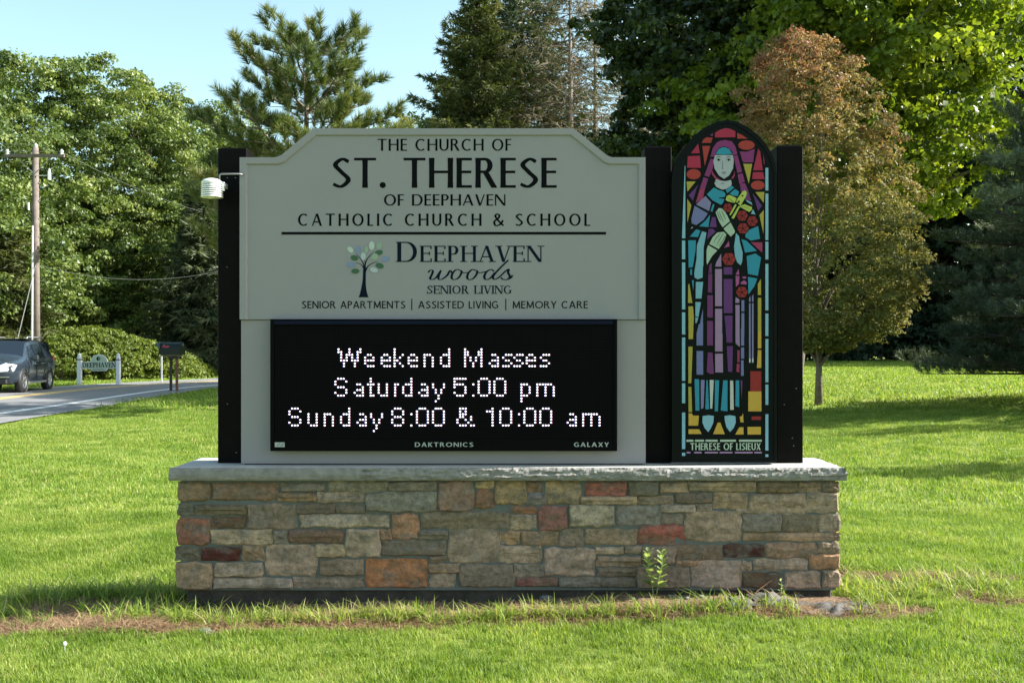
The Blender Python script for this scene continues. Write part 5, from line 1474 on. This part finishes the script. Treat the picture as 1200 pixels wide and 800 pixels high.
# mailbox
def mailbox():
    b = gp(204, 459.2); Y = b.y; px = Y / F
    t = thing('mailbox', 'black rounded mailbox with a red marking on two rusty legs by the road', 'mailbox', tuple(b))
    mm = new_mat('black_green_enamel', (.006, .012, .012), .35, spec=.25)
    x0, x1 = X_(189.2, Y), X_(214, Y); zb, zt = Z_(415.3, Y), Z_(400.8, Y); w = .30; h = zt - zb
    # tunnel shape running left to right
    prof = [(-w, 0), (-w, h * .5)] + [(-w * math.cos(R(15 * k)), h * .5 + h * .5 * math.sin(R(15 * k))) for k in range(1, 12)] + [(w, h * .5), (w, 0)]
    def tun(xa, xb, s=1.0, dz=0):
        n = len(prof); v = [(xa, Y + p * s, zb + dz + q * s) for p, q in prof] + [(xb, Y + p * s, zb + dz + q * s) for p, q in prof]
        f = [tuple(range(n)), tuple(range(2 * n - 1, n - 1, -1))] + [(i, i + n, (i + 1) % n + n, (i + 1) % n) for i in range(n)]
        return v, f
    m = MB(); m.add(*tun(x0 + .03, x1 - .03)); fixn(m.build('box_body', mm, t))
    m = MB(); m.add(*tun(x1 - .05, x1, 1.05, -.005)); d = fixn(m.build('door', mm, t)); MB().box(x1, x1 + .03, Y - .03, Y + .03, zt - .12, zt - .04).build('door_handle', M['metal_grey'], d)
    m = MB(); m.add(*tun(x0 + .0, x0 + .04, 1.03, -.003)); fixn(m.build('rear_cap', mm, t))
    fl = MB().box(x0 - .02, x0 + .06, Y - w - .05, Y - w - .02, Z_(408, Y), Z_(400, Y)); fl.box(x0 - .10, x0 - .021, Y - w - .05, Y - w - .02, Z_(406, Y), Z_(402, Y)); fl.build('flag', new_mat('dark_blue_flag', (.02, .05, .08), .4), t)
    rd = new_mat('red_script', (.42, .05, .07), .5)
    g = []; ribbon(spline([(190.2, 406.9), (192.3, 404.3), (193, 407.2), (194.4, 405.3), (195.4, 407.2), (196.6, 405.6), (198.6, 406.4)], 5), lambda dx, dy, q: 1.1, g)
    emit([(0, q) for q in g], 'red_marking', rd, t, Y - w - .004)
    MB().box(X_(190.5, Y), X_(211.6, Y), Y - .22, Y + .22, zb - .05, zb - .004, .008).build('shelf_board', M['pole_wood'], t)
    tb = new_mat('dark_brown_tube', (.03, .018, .015), .6)
    MB().box(X_(198.5, Y), X_(211.2, Y), Y - .17, Y + .17, Z_(420.6, Y), zb - .055, .02).build('newspaper_tube', tb, t)
    rust = new_mat('rusty_steel', (.19, .075, .04), .8, noise=(20, .9, (.08, .045, .035)))
    for x_, y_, mt in ((199.2, Y + .1, tb), (208.6, Y - .12, rust)):
        xx = X_(x_, Y); MB().box(xx - .04, xx + .04, y_ - .04, y_ + .04, gz(xx, y_) - .2, Z_(420.6, Y) - .001, .006).build('leg', mt, t)
mailbox()

# ------------------------------------------------------------ dark blue grey car
def car():
    t = thing('parked_car', 'dark blue grey sport utility car facing the camera on the road at left', 'car', (0, 0, 0))
    paint = new_mat('blue_grey_metallic_paint', (.028, .040, .056), .25, .35)
    paint.node_tree.nodes['Principled BSDF'].inputs['Coat Weight'].default_value = .5
    glassm = new_mat('dark_car_glass', (.012, .018, .025), .06, 0, .8)
    chrome = new_mat('bright_chrome', (.6, .6, .62), .15, 1)
    black = new_mat('black_trim', (.015, .015, .016), .6); tyre = new_mat('tyre_rubber', (.018, .018, .018), .85)
    alloy = new_mat('silver_alloy', (.55, .56, .58), .3, .8)
    hl = new_mat('headlamp_glass', (.75, .78, .8), .08, .5)
    ST_ = [ # y, z bottom, z belt, z top, half widths bottom, belt, top
        (2.42, .42, .66, .74, .60, .70, .52), (2.36, .30, .80, .93, .80, .86, .70), (2.15, .26, .90, 1.04, .88, .93, .78), (1.6, .25, .97, 1.12, .92, .955, .82),
        (1.12, .25, 1.02, 1.17, .93, .965, .80), (.85, .25, 1.04, 1.36, .93, .965, .76), (.42, .25, 1.05, 1.66, .93, .965, .69), (.1, .25, 1.06, 1.74, .93, .965, .685), (-.7, .25, 1.07, 1.79, .93, .965, .69),
        (-1.5, .25, 1.08, 1.77, .93, .96, .68), (-1.95, .28, 1.08, 1.72, .91, .95, .66), (-2.18, .34, 1.06, 1.45, .88, .93, .68), (-2.32, .42, 1.02, 1.10, .84, .90, .75), (-2.38, .52, .92, .98, .74, .84, .72)]
    def ring(s):
        y, zb, zm, zt, wb, wm, wt = s
        h = [(wb * .92, zb), (wb, zb + .07), (wm * 1.0, zb + (zm - zb) * .55), (wm * 1.005, zb + (zm - zb) * .8), (wm * .975, zm), (wt + (wm - wt) * .12, zt - (zt - zm) * .14), (wt * .93, zt - .015), (wt * .5, zt + .012)]
        return [(x, y, z) for x, z in h] + [(-x, y, z) for x, z in h[::-1]]
    v = []; f = []; n = 16
    for s in ST_: v += ring(s)
    for i in range(len(ST_) - 1):
        for k in range(n): f.append((i * n + k, i * n + (k + 1) % n, (i + 1) * n + (k + 1) % n, (i + 1) * n + k))
    f += [tuple(range(n))[::-1], tuple((len(ST_) - 1) * n + k for k in range(n))]
    body = fixn(mesh('body', v, f, paint, t, smooth=True))
    bv = body.modifiers.new('smooth', 'SUBSURF'); bv.levels = 1; bv.render_levels = 1
    def side(y, u, s):  # point on glasshouse side; u 0 belt..1 roof
        ys = [q[0] for q in ST_][::-1]; it = lambda c: np.interp(y, ys, [q[c] for q in ST_][::-1])
        zm, zt, wm, wt = it(2), it(3), it(5), it(6)
        x = wm * .985 + (wt - wm) * u * .90; z = zm + (zt - zm) * u * .93
        return (s * (x + .012), y, z)
    for s in (-1, 1):
        for y0, y1, a0, a1 in ((.80, .12, .55, 1), (.04, -.80, 1, 1), (-.88, -1.95, 1, .85)):
            q = [side(y0, .07, s), side(y1, .07, s), side(y1 if y1 > -1.9 else -1.78, .86, s), side(y0 if y0 < .5 else .42, .86, s)]
            q2 = [(p[0] - s * .04, p[1], p[2]) for p in q]
            fixn(mesh('side_window', q + q2, [(0, 1, 2, 3), (4, 7, 6, 5), (0, 4, 5, 1), (1, 5, 6, 2), (2, 6, 7, 3), (3, 7, 4, 0)], glassm, t))
        MB().tube([(s * .64, .15, 1.80), (s * .64, .05, 1.86), (s * .64, -1.6, 1.86), (s * .64, -1.75, 1.80)], .022, 8).build('roof_rail', alloy, t, True)
        mi = MB().box(min(s * .98, s * 1.20), max(s * .98, s * 1.20), .62, .76, 1.06, 1.24, .035).build('wing_mirror', paint, t)
        fixn(mesh('headlight', [(s * .50, 2.40, .70), (s * .86, 2.20, .72), (s * .90, 2.02, .92), (s * .62, 2.26, .98), (s * .46, 2.36, .90), (s * .68, 2.28, .8)], [(0, 1, 5), (1, 2, 5), (2, 3, 5), (3, 4, 5), (4, 0, 5)], hl, t)).scale = (1.04, 1.045, 1.0)
        for yd in (.25, -.68): MB().box(min(s * .955, s * 1.0), max(s * .955, s * 1.0), yd - .09, yd + .09, .93, .965, .008).build('door_handle', chrome, t)
        for yd in (.98, .08, -.84): MB().box(min(s * .955, s * .978), max(s * .955, s * .978), yd - .006, yd + .006, .38, 1.02).build('door_seam', black, t)
        MB().box(min(s * .94, s * .99), max(s * .94, s * .99), -.95, 1.05, .58, .62, .008).build('side_strip', chrome, t)
        MB().box(min(s * .86, s * .97), max(s * .86, s * .97), -1.0, 1.05, .27, .34, .012).build('running_board', alloy, t)
        MB().box(min(s * .80, s * .89), max(s * .80, s * .89), -2.31, -2.20, .98, 1.2, .02).build('tail_light', new_mat('red_lens', (.35, .02, .02), .2), t)
        for yw in (1.45, -1.42):
            MB().lathe((s * .80, yw, .37), [(.44, 0), (.44, s * .168), (.40, s * .172), (.40, s * .03)], 28, 'x').build('wheel_arch', black, t, True)
            w = MB().lathe((s * .74, yw, .365), [(.24, 0), (.34, 0), (.365, s * .03), (.365, s * .2), (.34, s * .235), (.245, s * .235), (.235, s * .2)], 32, 'x').build('wheel', tyre, t, True)
            MB().lathe((s * .74, yw, .365), [(.24, s * .18), (.24, s * .228), (.215, s * .228), (.20, s * .19)], 28, 'x').build('rim', alloy, w, True)
            m = MB().lathe((s * .74, yw, .365), [(.06, s * .19), (.055, s * .215), (.001, s * .22)], 12, 'x')
            for k in range(5):
                q = 2 * PI * k / 5; c, d = math.cos(q), math.sin(q); p0 = (s * .95, yw, .365)
                m.add([(s * (.74 + a), yw + c * rr - d * ww, .365 + d * rr + c * ww) for a, rr, ww in ((.2, .03, .035), (.2, .03, -.035), (.2, .22, -.05), (.2, .22, .05), (.224, .03, .03), (.224, .03, -.03), (.22, .22, -.042), (.22, .22, .042))], [(4, 5, 6, 7), (0, 1, 5, 4), (2, 3, 7, 6), (1, 2, 6, 5), (3, 0, 4, 7), (3, 2, 1, 0)])
            m.build('spokes', alloy, w)
    # windscreen
    q = [(-.79, 1.07, 1.185), (.79, 1.07, 1.185), (.64, .36, 1.69), (-.64, .36, 1.69)]; o = .02
    q = [(x, y + o, z + o) for x, y, z in q]; q2 = [(x, y - .03, z - .03) for x, y, z in q]
    fixn(mesh('windscreen', q + q2, [(0, 1, 2, 3), (4, 7, 6, 5), (0, 4, 5, 1), (1, 5, 6, 2), (2, 6, 7, 3), (3, 7, 4, 0)], glassm, t))
    q = [(-.72, -2.03, 1.68), (.72, -2.03, 1.68), (.76, -2.32, 1.15), (-.76, -2.32, 1.15)]; q2 = [(x, y + .05, z) for x, y, z in q]
    fixn(mesh('rear_window', q + q2, [(0, 1, 2, 3), (4, 7, 6, 5), (0, 4, 5, 1), (1, 5, 6, 2), (2, 6, 7, 3), (3, 7, 4, 0)], glassm, t))
    g = MB().box(-.42, .42, 2.36, 2.45, .68, .90, .02).build('grille', black, t)
    for k in range(3): MB().box(-.40, .40, 2.44, 2.465, .71 + k * .07, .735 + k * .07, .004).build('grille_bar', chrome, g)
    MB().box(-.72, .72, 2.36, 2.47, .30, .50, .03).build('lower_bumper', black, t)
    MB().box(-.80, .80, 2.33, 2.475, .51, .54, .006).build('bumper_strip', chrome, t)
    MB().box(-.62, .62, -2.44, -2.3, .36, .60, .03).build('rear_bumper', black, t)
    MB().box(-.16, .16, 2.47, 2.485, .36, .46, .004).build('number_plate', M['white_post'], t)
    MB().box(-.62, .62, -1.6, .0, 1.79, 1.805, .004).build('roof_window', glassm, t)
    fw = Vector((X_(25, 35.2), 35.2, 0)); rw = Vector((X_(55, 38.05), 38.05, 0))
    d = (fw - rw); yaw = math.atan2(-d.x, d.y)   # local +Y is the front
    # place by the left-side wheels (local -X is the side away); the visible side is local -X turned to face the camera
    c = (fw + rw) / 2
    t.rotation_euler = (0, 0, yaw)
    s = d.length / 2.87
    off = Matrix.Rotation(yaw, 3, 'Z') @ Vector((.86, 0, 0))
    p = c + off
    p2 = c - off
    q = p if p.x < p2.x else p2
    t.location = (q.x, q.y, gz(q.x, q.y) + .04)
    print('car', tuple(t.location), math.degrees(yaw), 'wheelbase ratio', s)
car()

# ------------------------------------------------------------ weeds, pebbles and fabric at the foot of the wall
def weed(px, py_base, py_top, Y, label, seed, stems=2, group=None):
    rng = np.random.default_rng(seed); x = X_(px, Y); g = gz(x, Y); H = Z_(py_top, Y) - g
    t = thing('weed_plant', label, 'plant', (x, Y, g), group)
    m = MB(); lv = []; lf = []; ta = []
    for s in range(stems):
        dx = (s - (stems - 1) / 2) * .075 * H / .32; h = H * (1 if s == 0 else .97)
        pts = [Vector((x + dx * .2, Y, g - .01)), Vector((x + dx * .6, Y + rng.normal(0, .01), g + h * .35)), Vector((x + dx * (1.2), Y + rng.normal(0, .01), g + h * .7)), Vector((x + dx * 1.3, Y, g + h))]
        m.tube(pts, [.0035, .003, .0022, .001], 6)
        k = max(5, int(h / .0145))
        for i in range(k):
            u = .2 + .8 * i / k; j = min(2, int(u * 3)); p = pts[j].lerp(pts[j + 1], u * 3 - j)
            q = i * 2.4 + rng.normal(0, .3); L = .088 * (1.15 - u * .55) * rng.uniform(.8, 1.2) * min(1.2, H / .3)
            d = Vector((math.cos(q), math.sin(q) * .8, .35 + .9 * u)).normalized(); b = d.cross(Vector((0, 0, 1))).normalized(); w = L * .27; dn = Vector((0, 0, -1))
            n = len(lv)
            lv += [p, p + d * L * .35 + b * w, p + d * L * .75 + b * w * .8 + dn * L * .08, p + d * L + dn * L * .28, p + d * L * .75 - b * w * .8 + dn * L * .08, p + d * L * .35 - b * w, p + d * L * .4 - Vector((0, 0, w * .35)), p + d * L * .75 + dn * (L * .08 + w * .3)]
            lf += [(n, n + 1, n + 6), (n, n + 6, n + 5), (n + 1, n + 2, n + 7), (n + 1, n + 7, n + 6), (n + 5, n + 6, n + 7), (n + 5, n + 7, n + 4), (n + 2, n + 3, n + 7), (n + 7, n + 3, n + 4)]; ta += [rng.random()] * 8
    m.build('stem', new_mat('weed_stem', (.20, .26, .08), .6), t, True)
    mesh('leaves', [tuple(p) for p in lv], lf, LM['weed'], t, face_attr=np.array(ta))
weed(767.5, 697, 643.5, 6.47, 'tall two stemmed pale green weed growing against the stone wall', 1)
weed(915.5, 690, 677, 6.50, 'small single weed at the wall foot near its right end', 2, 1)
0 and weed(240, 700, 679, 6.42, 'small weed at the left foot of the stone wall', 3, 1)
0 and weed(690, 700, 688, 6.36, 'tiny seedling before the middle of the wall', 5, 1)

M['fabric'] = new_mat('grey_landscape_fabric', (.06, .054, .05), .9, noise=(9, .7, (.12, .11, .10)), bump=(160, .4, .003))
def fabric():
    rng = np.random.default_rng(9); v = []; f = []; nx_, ny_ = 60, 12
    for j in range(ny_ + 1):
        for i in range(nx_ + 1):
            u, w = i / nx_, j / ny_
            x = 1.30 + .85 * u; y = 6.17 + .22 * w + .03 * math.sin(u * 7) - .045 * (1 - w) * math.sin(u * 13) - .03 * (1 - w) * math.sin(u * 29)
            if j == 0: y += rng.normal(0, .008)
            z = gz(x, y) + .016 + .016 * math.sin(u * 17 + w * 4) * math.sin(w * 3.1) + .012 * math.sin(u * 41 - w * 9) * math.sin(w * 3.1) + .025 * math.exp(-((u - .26) / .07) ** 2 - ((w - .5) / .3) ** 2) + .028 * math.exp(-((u - .12) / .05) ** 2 - ((w - .25) / .25) ** 2)
            v.append((x, y, z))
    for j in range(ny_):
        for i in range(nx_):
            a = j * (nx_ + 1) + i; f.append((a, a + 1, a + nx_ + 2, a + nx_ + 1))
    o = mesh('landscape_fabric', v, f, M['fabric'], None, smooth=True)
    tag(o, 'crumpled grey weed fabric lying before the right end of the wall', 'fabric')
    m = MB(); m.tube([(X_(855, 6.3), 6.33, gz(1.3, 6.33) + .03), (X_(870, 6.3), 6.30, gz(1.4, 6.3) + .055), (X_(881, 6.3), 6.24, gz(1.45, 6.24) + .03)], .006, 6)
    tag(m.build('plastic_edging', M['screen_black']), 'short curl of black plastic poking from the grey fabric', 'edging')
fabric()
M['pebble'] = new_mat('grey_pebble', (.12, .115, .105), .85, noise=(30, .6, (.20, .19, .18)))
def rock(x, y, r, label, seed, name='rock', group='loose stones at the foot of the wall'):
    rng = np.random.default_rng(seed); n = 10; v = []; f = []
    g = gz(x, y)
    sc = (r * rng.uniform(.9, 1.5), r * rng.uniform(.7, 1.1), r * rng.uniform(.45, .7))
    rings = 5
    for i in range(1, rings):
        a = PI * i / rings
        for k in range(n):
            q = 2 * PI * k / n; d = 1 + rng.normal(0, .10); v.append((x + math.sin(a) * math.cos(q) * sc[0] * d, y + math.sin(a) * math.sin(q) * sc[1] * d, g + sc[2] * .35 + math.cos(a) * sc[2] * d))
    v += [(x, y, g + sc[2] * 1.3), (x, y, g - sc[2] * .6)]
    for i in range(rings - 2):
        for k in range(n): f.append((i * n + k, (i + 1) * n + k, (i + 1) * n + (k + 1) % n, i * n + (k + 1) % n))
    f += [(len(v) - 2, k, (k + 1) % n) for k in range(n)] + [(len(v) - 1, (rings - 2) * n + (k + 1) % n, (rings - 2) * n + k) for k in range(n)]
    return tag(mesh(name, v, f, M['pebble']), label, 'stone', group)
rng = np.random.default_rng(4)
for i, (px, py, r) in enumerate([(787, 694, .022), (797, 696, .015), (805, 697, .017), (822, 695, .02), (640, 697, .03), (574, 697, .022), (600, 699, .013), (936, 694, .02), (948, 692, .016), (918, 695, .015), (863, 696, .014), (742, 697, .014), (700, 700, .018), (660, 701, .012), (520, 700, .015), (430, 703, .013)]):
    p = gp(px, py + 5); rock(p.x, p.y, r, 'small grey stone at the wall foot, ' + ['biggest one right of the tall weed', 'beside the biggest one by the tall weed', 'between the tall weed and the fabric', 'just left of the grey fabric', 'under the dark red stone left of centre', 'largest one left of centre', 'close right of the largest one left of centre', 'largest near the right end', 'rightmost of all', 'under the small weed at the right end', 'behind the fabric', 'just left of the tall weed', 'behind the tiny seedling', 'small one left of the tiny seedling', 'under the big orange stone', 'leftmost of all'][i], i)
p = gp(240, 742); rock(p.x, p.y, .035, 'flat grey stone half sunk in the bare patch before the left corner', 50, group=None)
p = gp(868, 713); rock(p.x, p.y, .05, 'grey stone holding down the crumpled fabric before the wall', 51, group=None)

# ------------------------------------------------------------ grass
def tuft_mesh(name, blades, h, w, spread, seed, straw=.06, lean=.55, seg=2, mat='grass'):
    rng = np.random.default_rng(seed); v = []; f = []; ta = []
    for b in range(blades):
        q = rng.random() * 2 * PI; r = spread * math.sqrt(rng.random()); x, y = r * math.cos(q), r * math.sin(q)
        a = rng.random() * 2 * PI; L = h * rng.uniform(.55, 1.25); ln = lean * rng.uniform(.2, 1.5); fx, fy = math.cos(a), math.sin(a); ww = w * rng.uniform(.7, 1.3) / 2
        px_, py_ = -fy * ww, fx * ww; n = len(v)
        pts = []
        for s in range(seg + 1):
            u = s / seg; o = L * ln * u * u; z = L * (u - .28 * ln * u * u); pts.append((x + fx * o, y + fy * o, z))
        for s in range(seg):
            k = 1 - .35 * s / seg; p = pts[s]; v += [(p[0] - px_ * k, p[1] - py_ * k, p[2]), (p[0] + px_ * k, p[1] + py_ * k, p[2])]
        v.append(pts[-1])
        tone = rng.random() if mat == 'straw' else (rng.uniform(.9, 1) if rng.random() < straw else rng.uniform(0, .75))
        for s in range(seg - 1): f.append((n + 2 * s, n + 2 * s + 1, n + 2 * s + 3, n + 2 * s + 2)); ta.append(tone)
        f.append((n + 2 * seg - 2, n + 2 * seg - 1, n + 2 * seg)); ta.append(tone)
    me = bpy.data.meshes.new(name); me.from_pydata(v, [], f); me.update(); me.materials.append(LM[mat])
    at = me.attributes.new('v', 'FLOAT', 'FACE'); at.data.foreach_set('value', np.array(ta, np.float32))
    return me
def scatter(name, label, P, scl, protos, seed, kind='stuff'):
    """points as a mesh; geometry nodes put a tuft on each"""
    rng = np.random.default_rng(seed); n = len(P)
    me = bpy.data.meshes.new(name); me.vertices.add(n); me.vertices.foreach_set('co', P.astype(np.float32).ravel())
    a = me.attributes.new('scl', 'FLOAT_VECTOR', 'POINT'); a.data.foreach_set('vector', scl.astype(np.float32).ravel())
    a = me.attributes.new('rot', 'FLOAT_VECTOR', 'POINT'); r = np.zeros((n, 3), np.float32); r[:, 2] = rng.random(n) * 6.28; r[:, :2] = rng.normal(0, .12, (n, 2)); a.data.foreach_set('vector', r.ravel())
    a = me.attributes.new('pick', 'INT', 'POINT'); pk = rng.integers(0, len(protos), n).astype(np.int32); a.data.foreach_set('value', pk)
    me.update(); o = bpy.data.objects.new(name, me); COL.objects.link(o); tag(o, label, kind=kind)
    ng = bpy.data.node_groups.new(name + '_scatter', 'GeometryNodeTree')
    ng.interface.new_socket('Geometry', in_out='INPUT', socket_type='NodeSocketGeometry'); ng.interface.new_socket('Geometry', in_out='OUTPUT', socket_type='NodeSocketGeometry')
    gi = ng.nodes.new('NodeGroupInput'); go = ng.nodes.new('NodeGroupOutput'); jn = ng.nodes.new('GeometryNodeJoinGeometry')
    def attr(nm, ty):
        q = ng.nodes.new('GeometryNodeInputNamedAttribute'); q.data_type = ty; q.inputs['Name'].default_value = nm; return q
    at_s, at_r, at_p = attr('scl', 'FLOAT_VECTOR'), attr('rot', 'FLOAT_VECTOR'), attr('pick', 'INT')
    for i, pr in enumerate(protos):
        inst = ng.nodes.new('GeometryNodeInstanceOnPoints')
        src = ng.nodes.new('GeometryNodeObjectInfo'); src.inputs['Object'].default_value = pr; src.inputs['As Instance'].default_value = True
        cmp_ = ng.nodes.new('FunctionNodeCompare'); cmp_.data_type = 'INT'; cmp_.operation = 'EQUAL'
        ints = [s for s in cmp_.inputs if s.type == 'INT']
        ng.links.new([s for s in at_p.outputs if s.enabled][0], ints[0]); ints[1].default_value = i
        ng.links.new(gi.outputs[0], inst.inputs['Points']); ng.links.new(cmp_.outputs[0], inst.inputs['Selection'])
        ng.links.new(src.outputs['Geometry'], inst.inputs['Instance'])
        ng.links.new([s for s in at_s.outputs if s.enabled][0], inst.inputs['Scale']); ng.links.new([s for s in at_r.outputs if s.enabled][0], inst.inputs['Rotation'])
        ng.links.new(inst.outputs[0], jn.inputs[0])
    ng.links.new(jn.outputs[0], go.inputs[0])
    md = o.modifiers.new('scatter', 'NODES'); md.node_group = ng
    return o
def proto(me):
    # the pattern tufts stand in the lawn behind the photographer
    o = bpy.data.objects.new('grass_tuft', me); COL.objects.link(o)
    i = len([q for q in bpy.data.objects if q.name.startswith('grass_tuft')])
    o.location = (-1.5 + i * .3, -6, gz(-1.5 + i * .3, -6)); tag(o, 'tuft of lawn grass behind the photographer', kind='stuff'); return o
near_p = [proto(tuft_mesh('lawn_tuft', 19, .046, .0038, .045, 200 + i)) for i in range(6)]
mid_p = [proto(tuft_mesh('lawn_tuft_mid', 24, .07, .011, .13, 220 + i, seg=1)) for i in range(5)]
far_p = [proto(tuft_mesh('lawn_tuft_far', 26, .12, .03, .34, 240 + i, seg=1)) for i in range(4)]
long_p = [proto(tuft_mesh('long_grass', 6, .13, .0065, .03, 260 + i, straw=.08, lean=1.0, seg=3)) for i in range(4)]
straw_p = [proto(tuft_mesh('straw', 9, .07, .004, .06, 280 + i, straw=1.0, mat='straw', lean=2.4, seg=2)) for i in range(3)]
def frustum(n, y0, y1, rng, m=.56, pad=.6):
    Y = np.sqrt(rng.uniform(y0 ** 2, y1 ** 2, n)); X = rng.uniform(-1, 1, n) * (Y * m + pad); return X, Y
def free(X, Y):
    ok = ~((X > -2.12) & (X < 2.07) & (Y > 6.60) & (Y < 7.16))
    ne = np.interp(Y, ry, rx); d = np.interp(Y + 1.5, ry, rx) - np.interp(Y - 1.5, ry, rx); d /= 3
    dist = (ne - X) / np.sqrt(1 + d * d)
    return ok & ~((dist > .02) & (dist < 6.75))
rg = np.random.default_rng(31)
X, Y = frustum(52000, 4.0, 10.5, rg); dd = dirt(X, Y); ok = free(X, Y) & (rg.random(len(X)) > dd * .97)
X, Y, dd = X[ok], Y[ok], dd[ok]
hs = (.65 + .6 * vnoise(X + 50, Y + 50, .5, 5)) * (1 - .45 * np.clip(dd, 0, 1)) * (1 + .10 * (Y > 8))
scatter('lawn_grass', 'mown green lawn around the sign', np.c_[X, Y, terr(X, Y) - .004], np.c_[hs * 1.05, hs * 1.05, hs * rg.uniform(.8, 1.2, len(X))], near_p, 1)
X, Y = frustum(42000, 10.2, 27, rg); ok = free(X, Y); X, Y = X[ok], Y[ok]; hs = .7 + .5 * vnoise(X + 80, Y + 80, 1.4, 6)
scatter('lawn_grass_middle', 'mown green lawn behind the sign', np.c_[X, Y, terr(X, Y) - .005], np.c_[hs, hs, hs * .8], mid_p, 2)
X, Y = frustum(45000, 26, 88, rg); ok = free(X, Y); X, Y = X[ok], Y[ok]; hs = .8 + .4 * rg.random(len(X))
scatter('lawn_grass_far', 'sunlit lawn running back to the woods', np.c_[X, Y, terr(X, Y) - .006], np.c_[hs, hs, hs * .7], far_p, 3)
# longer unmown grass along the wall foot and at its left corner
n = 1100; X = rg.uniform(-2.3, 2.25, n); Y = 6.17 + rg.normal(0, .06, n) + .02 * np.sin(X * 5); keep = (rg.random(n) < .25 + .75 * vnoise(X + 9, Y + 9, .25, 8)) & (Y < 6.26); keep &= ~((X > 1.4) & (X < 2.4) & (rg.random(n) < .8)); X, Y = X[keep], Y[keep]
X2 = rg.uniform(-3.3, -2.12, 420); Y2 = 6.98 + (X2 + 2.1) * .10 + rg.normal(0, .12, 420); X3 = np.r_[rg.normal(-2.2, .15, 60), rg.uniform(-3.2, -1.4, 90)]; Y3 = np.r_[rg.normal(6.45, .06, 60), rg.normal(6.22, .12, 90)]
X4 = rg.uniform(2.1, 3.2, 260); Y4 = rg.normal(6.75, .2, 260)
X = np.r_[X, X2, X3, X4]; Y = np.r_[Y, Y2, Y3, Y4]; s = rg.uniform(.5, 1.15, len(X)); s[:len(keep.nonzero()[0])] *= .9
keep2 = ~((X < -2.0) & (Y < 6.75) & (rg.random(len(X)) < .35)); X, Y, s = X[keep2], Y[keep2], s[keep2]
scatter('long_grass_edge', 'longer pale grass left unmown along the wall', np.c_[X, Y, terr(X, Y)], np.c_[s, s, s], long_p, 4)
X, Y = frustum(26000, 5.4, 7.6, rg, .5, 0); dd = dirt(X, Y); ok = free(X, Y) & (rg.random(len(X)) < dd * .6) & (Y < 7.4) & ~((np.abs(X) < 2.2) & (Y > 6.36)); X, Y = X[ok], Y[ok]; s = rg.uniform(.5, 1.3, len(X))
scatter('dry_straw', 'dry straw and dead grass on the bare soil before the wall', np.c_[X, Y, terr(X, Y)], np.c_[s, s, s * .45], straw_p, 5)
# white clover heads
for px, py in ((76, 766),):
    p = gp(px, py); m = MB().lathe((p.x, p.y, p.z + .05), [(.001, .012), (.008, .009), (.011, 0), (.007, -.008), (.001, -.01)], 8); m.tube([(p.x, p.y, p.z), (p.x, p.y, p.z + .045)], .0012, 5)
    tag(m.build('clover_flower', M['white_plastic']), {76: 'white clover head in the mown grass near the left bottom', 1180: 'white clover head in the grass at the right bottom corner', 462: 'white clover head in the grass before the middle of the wall'}[px], 'flower')
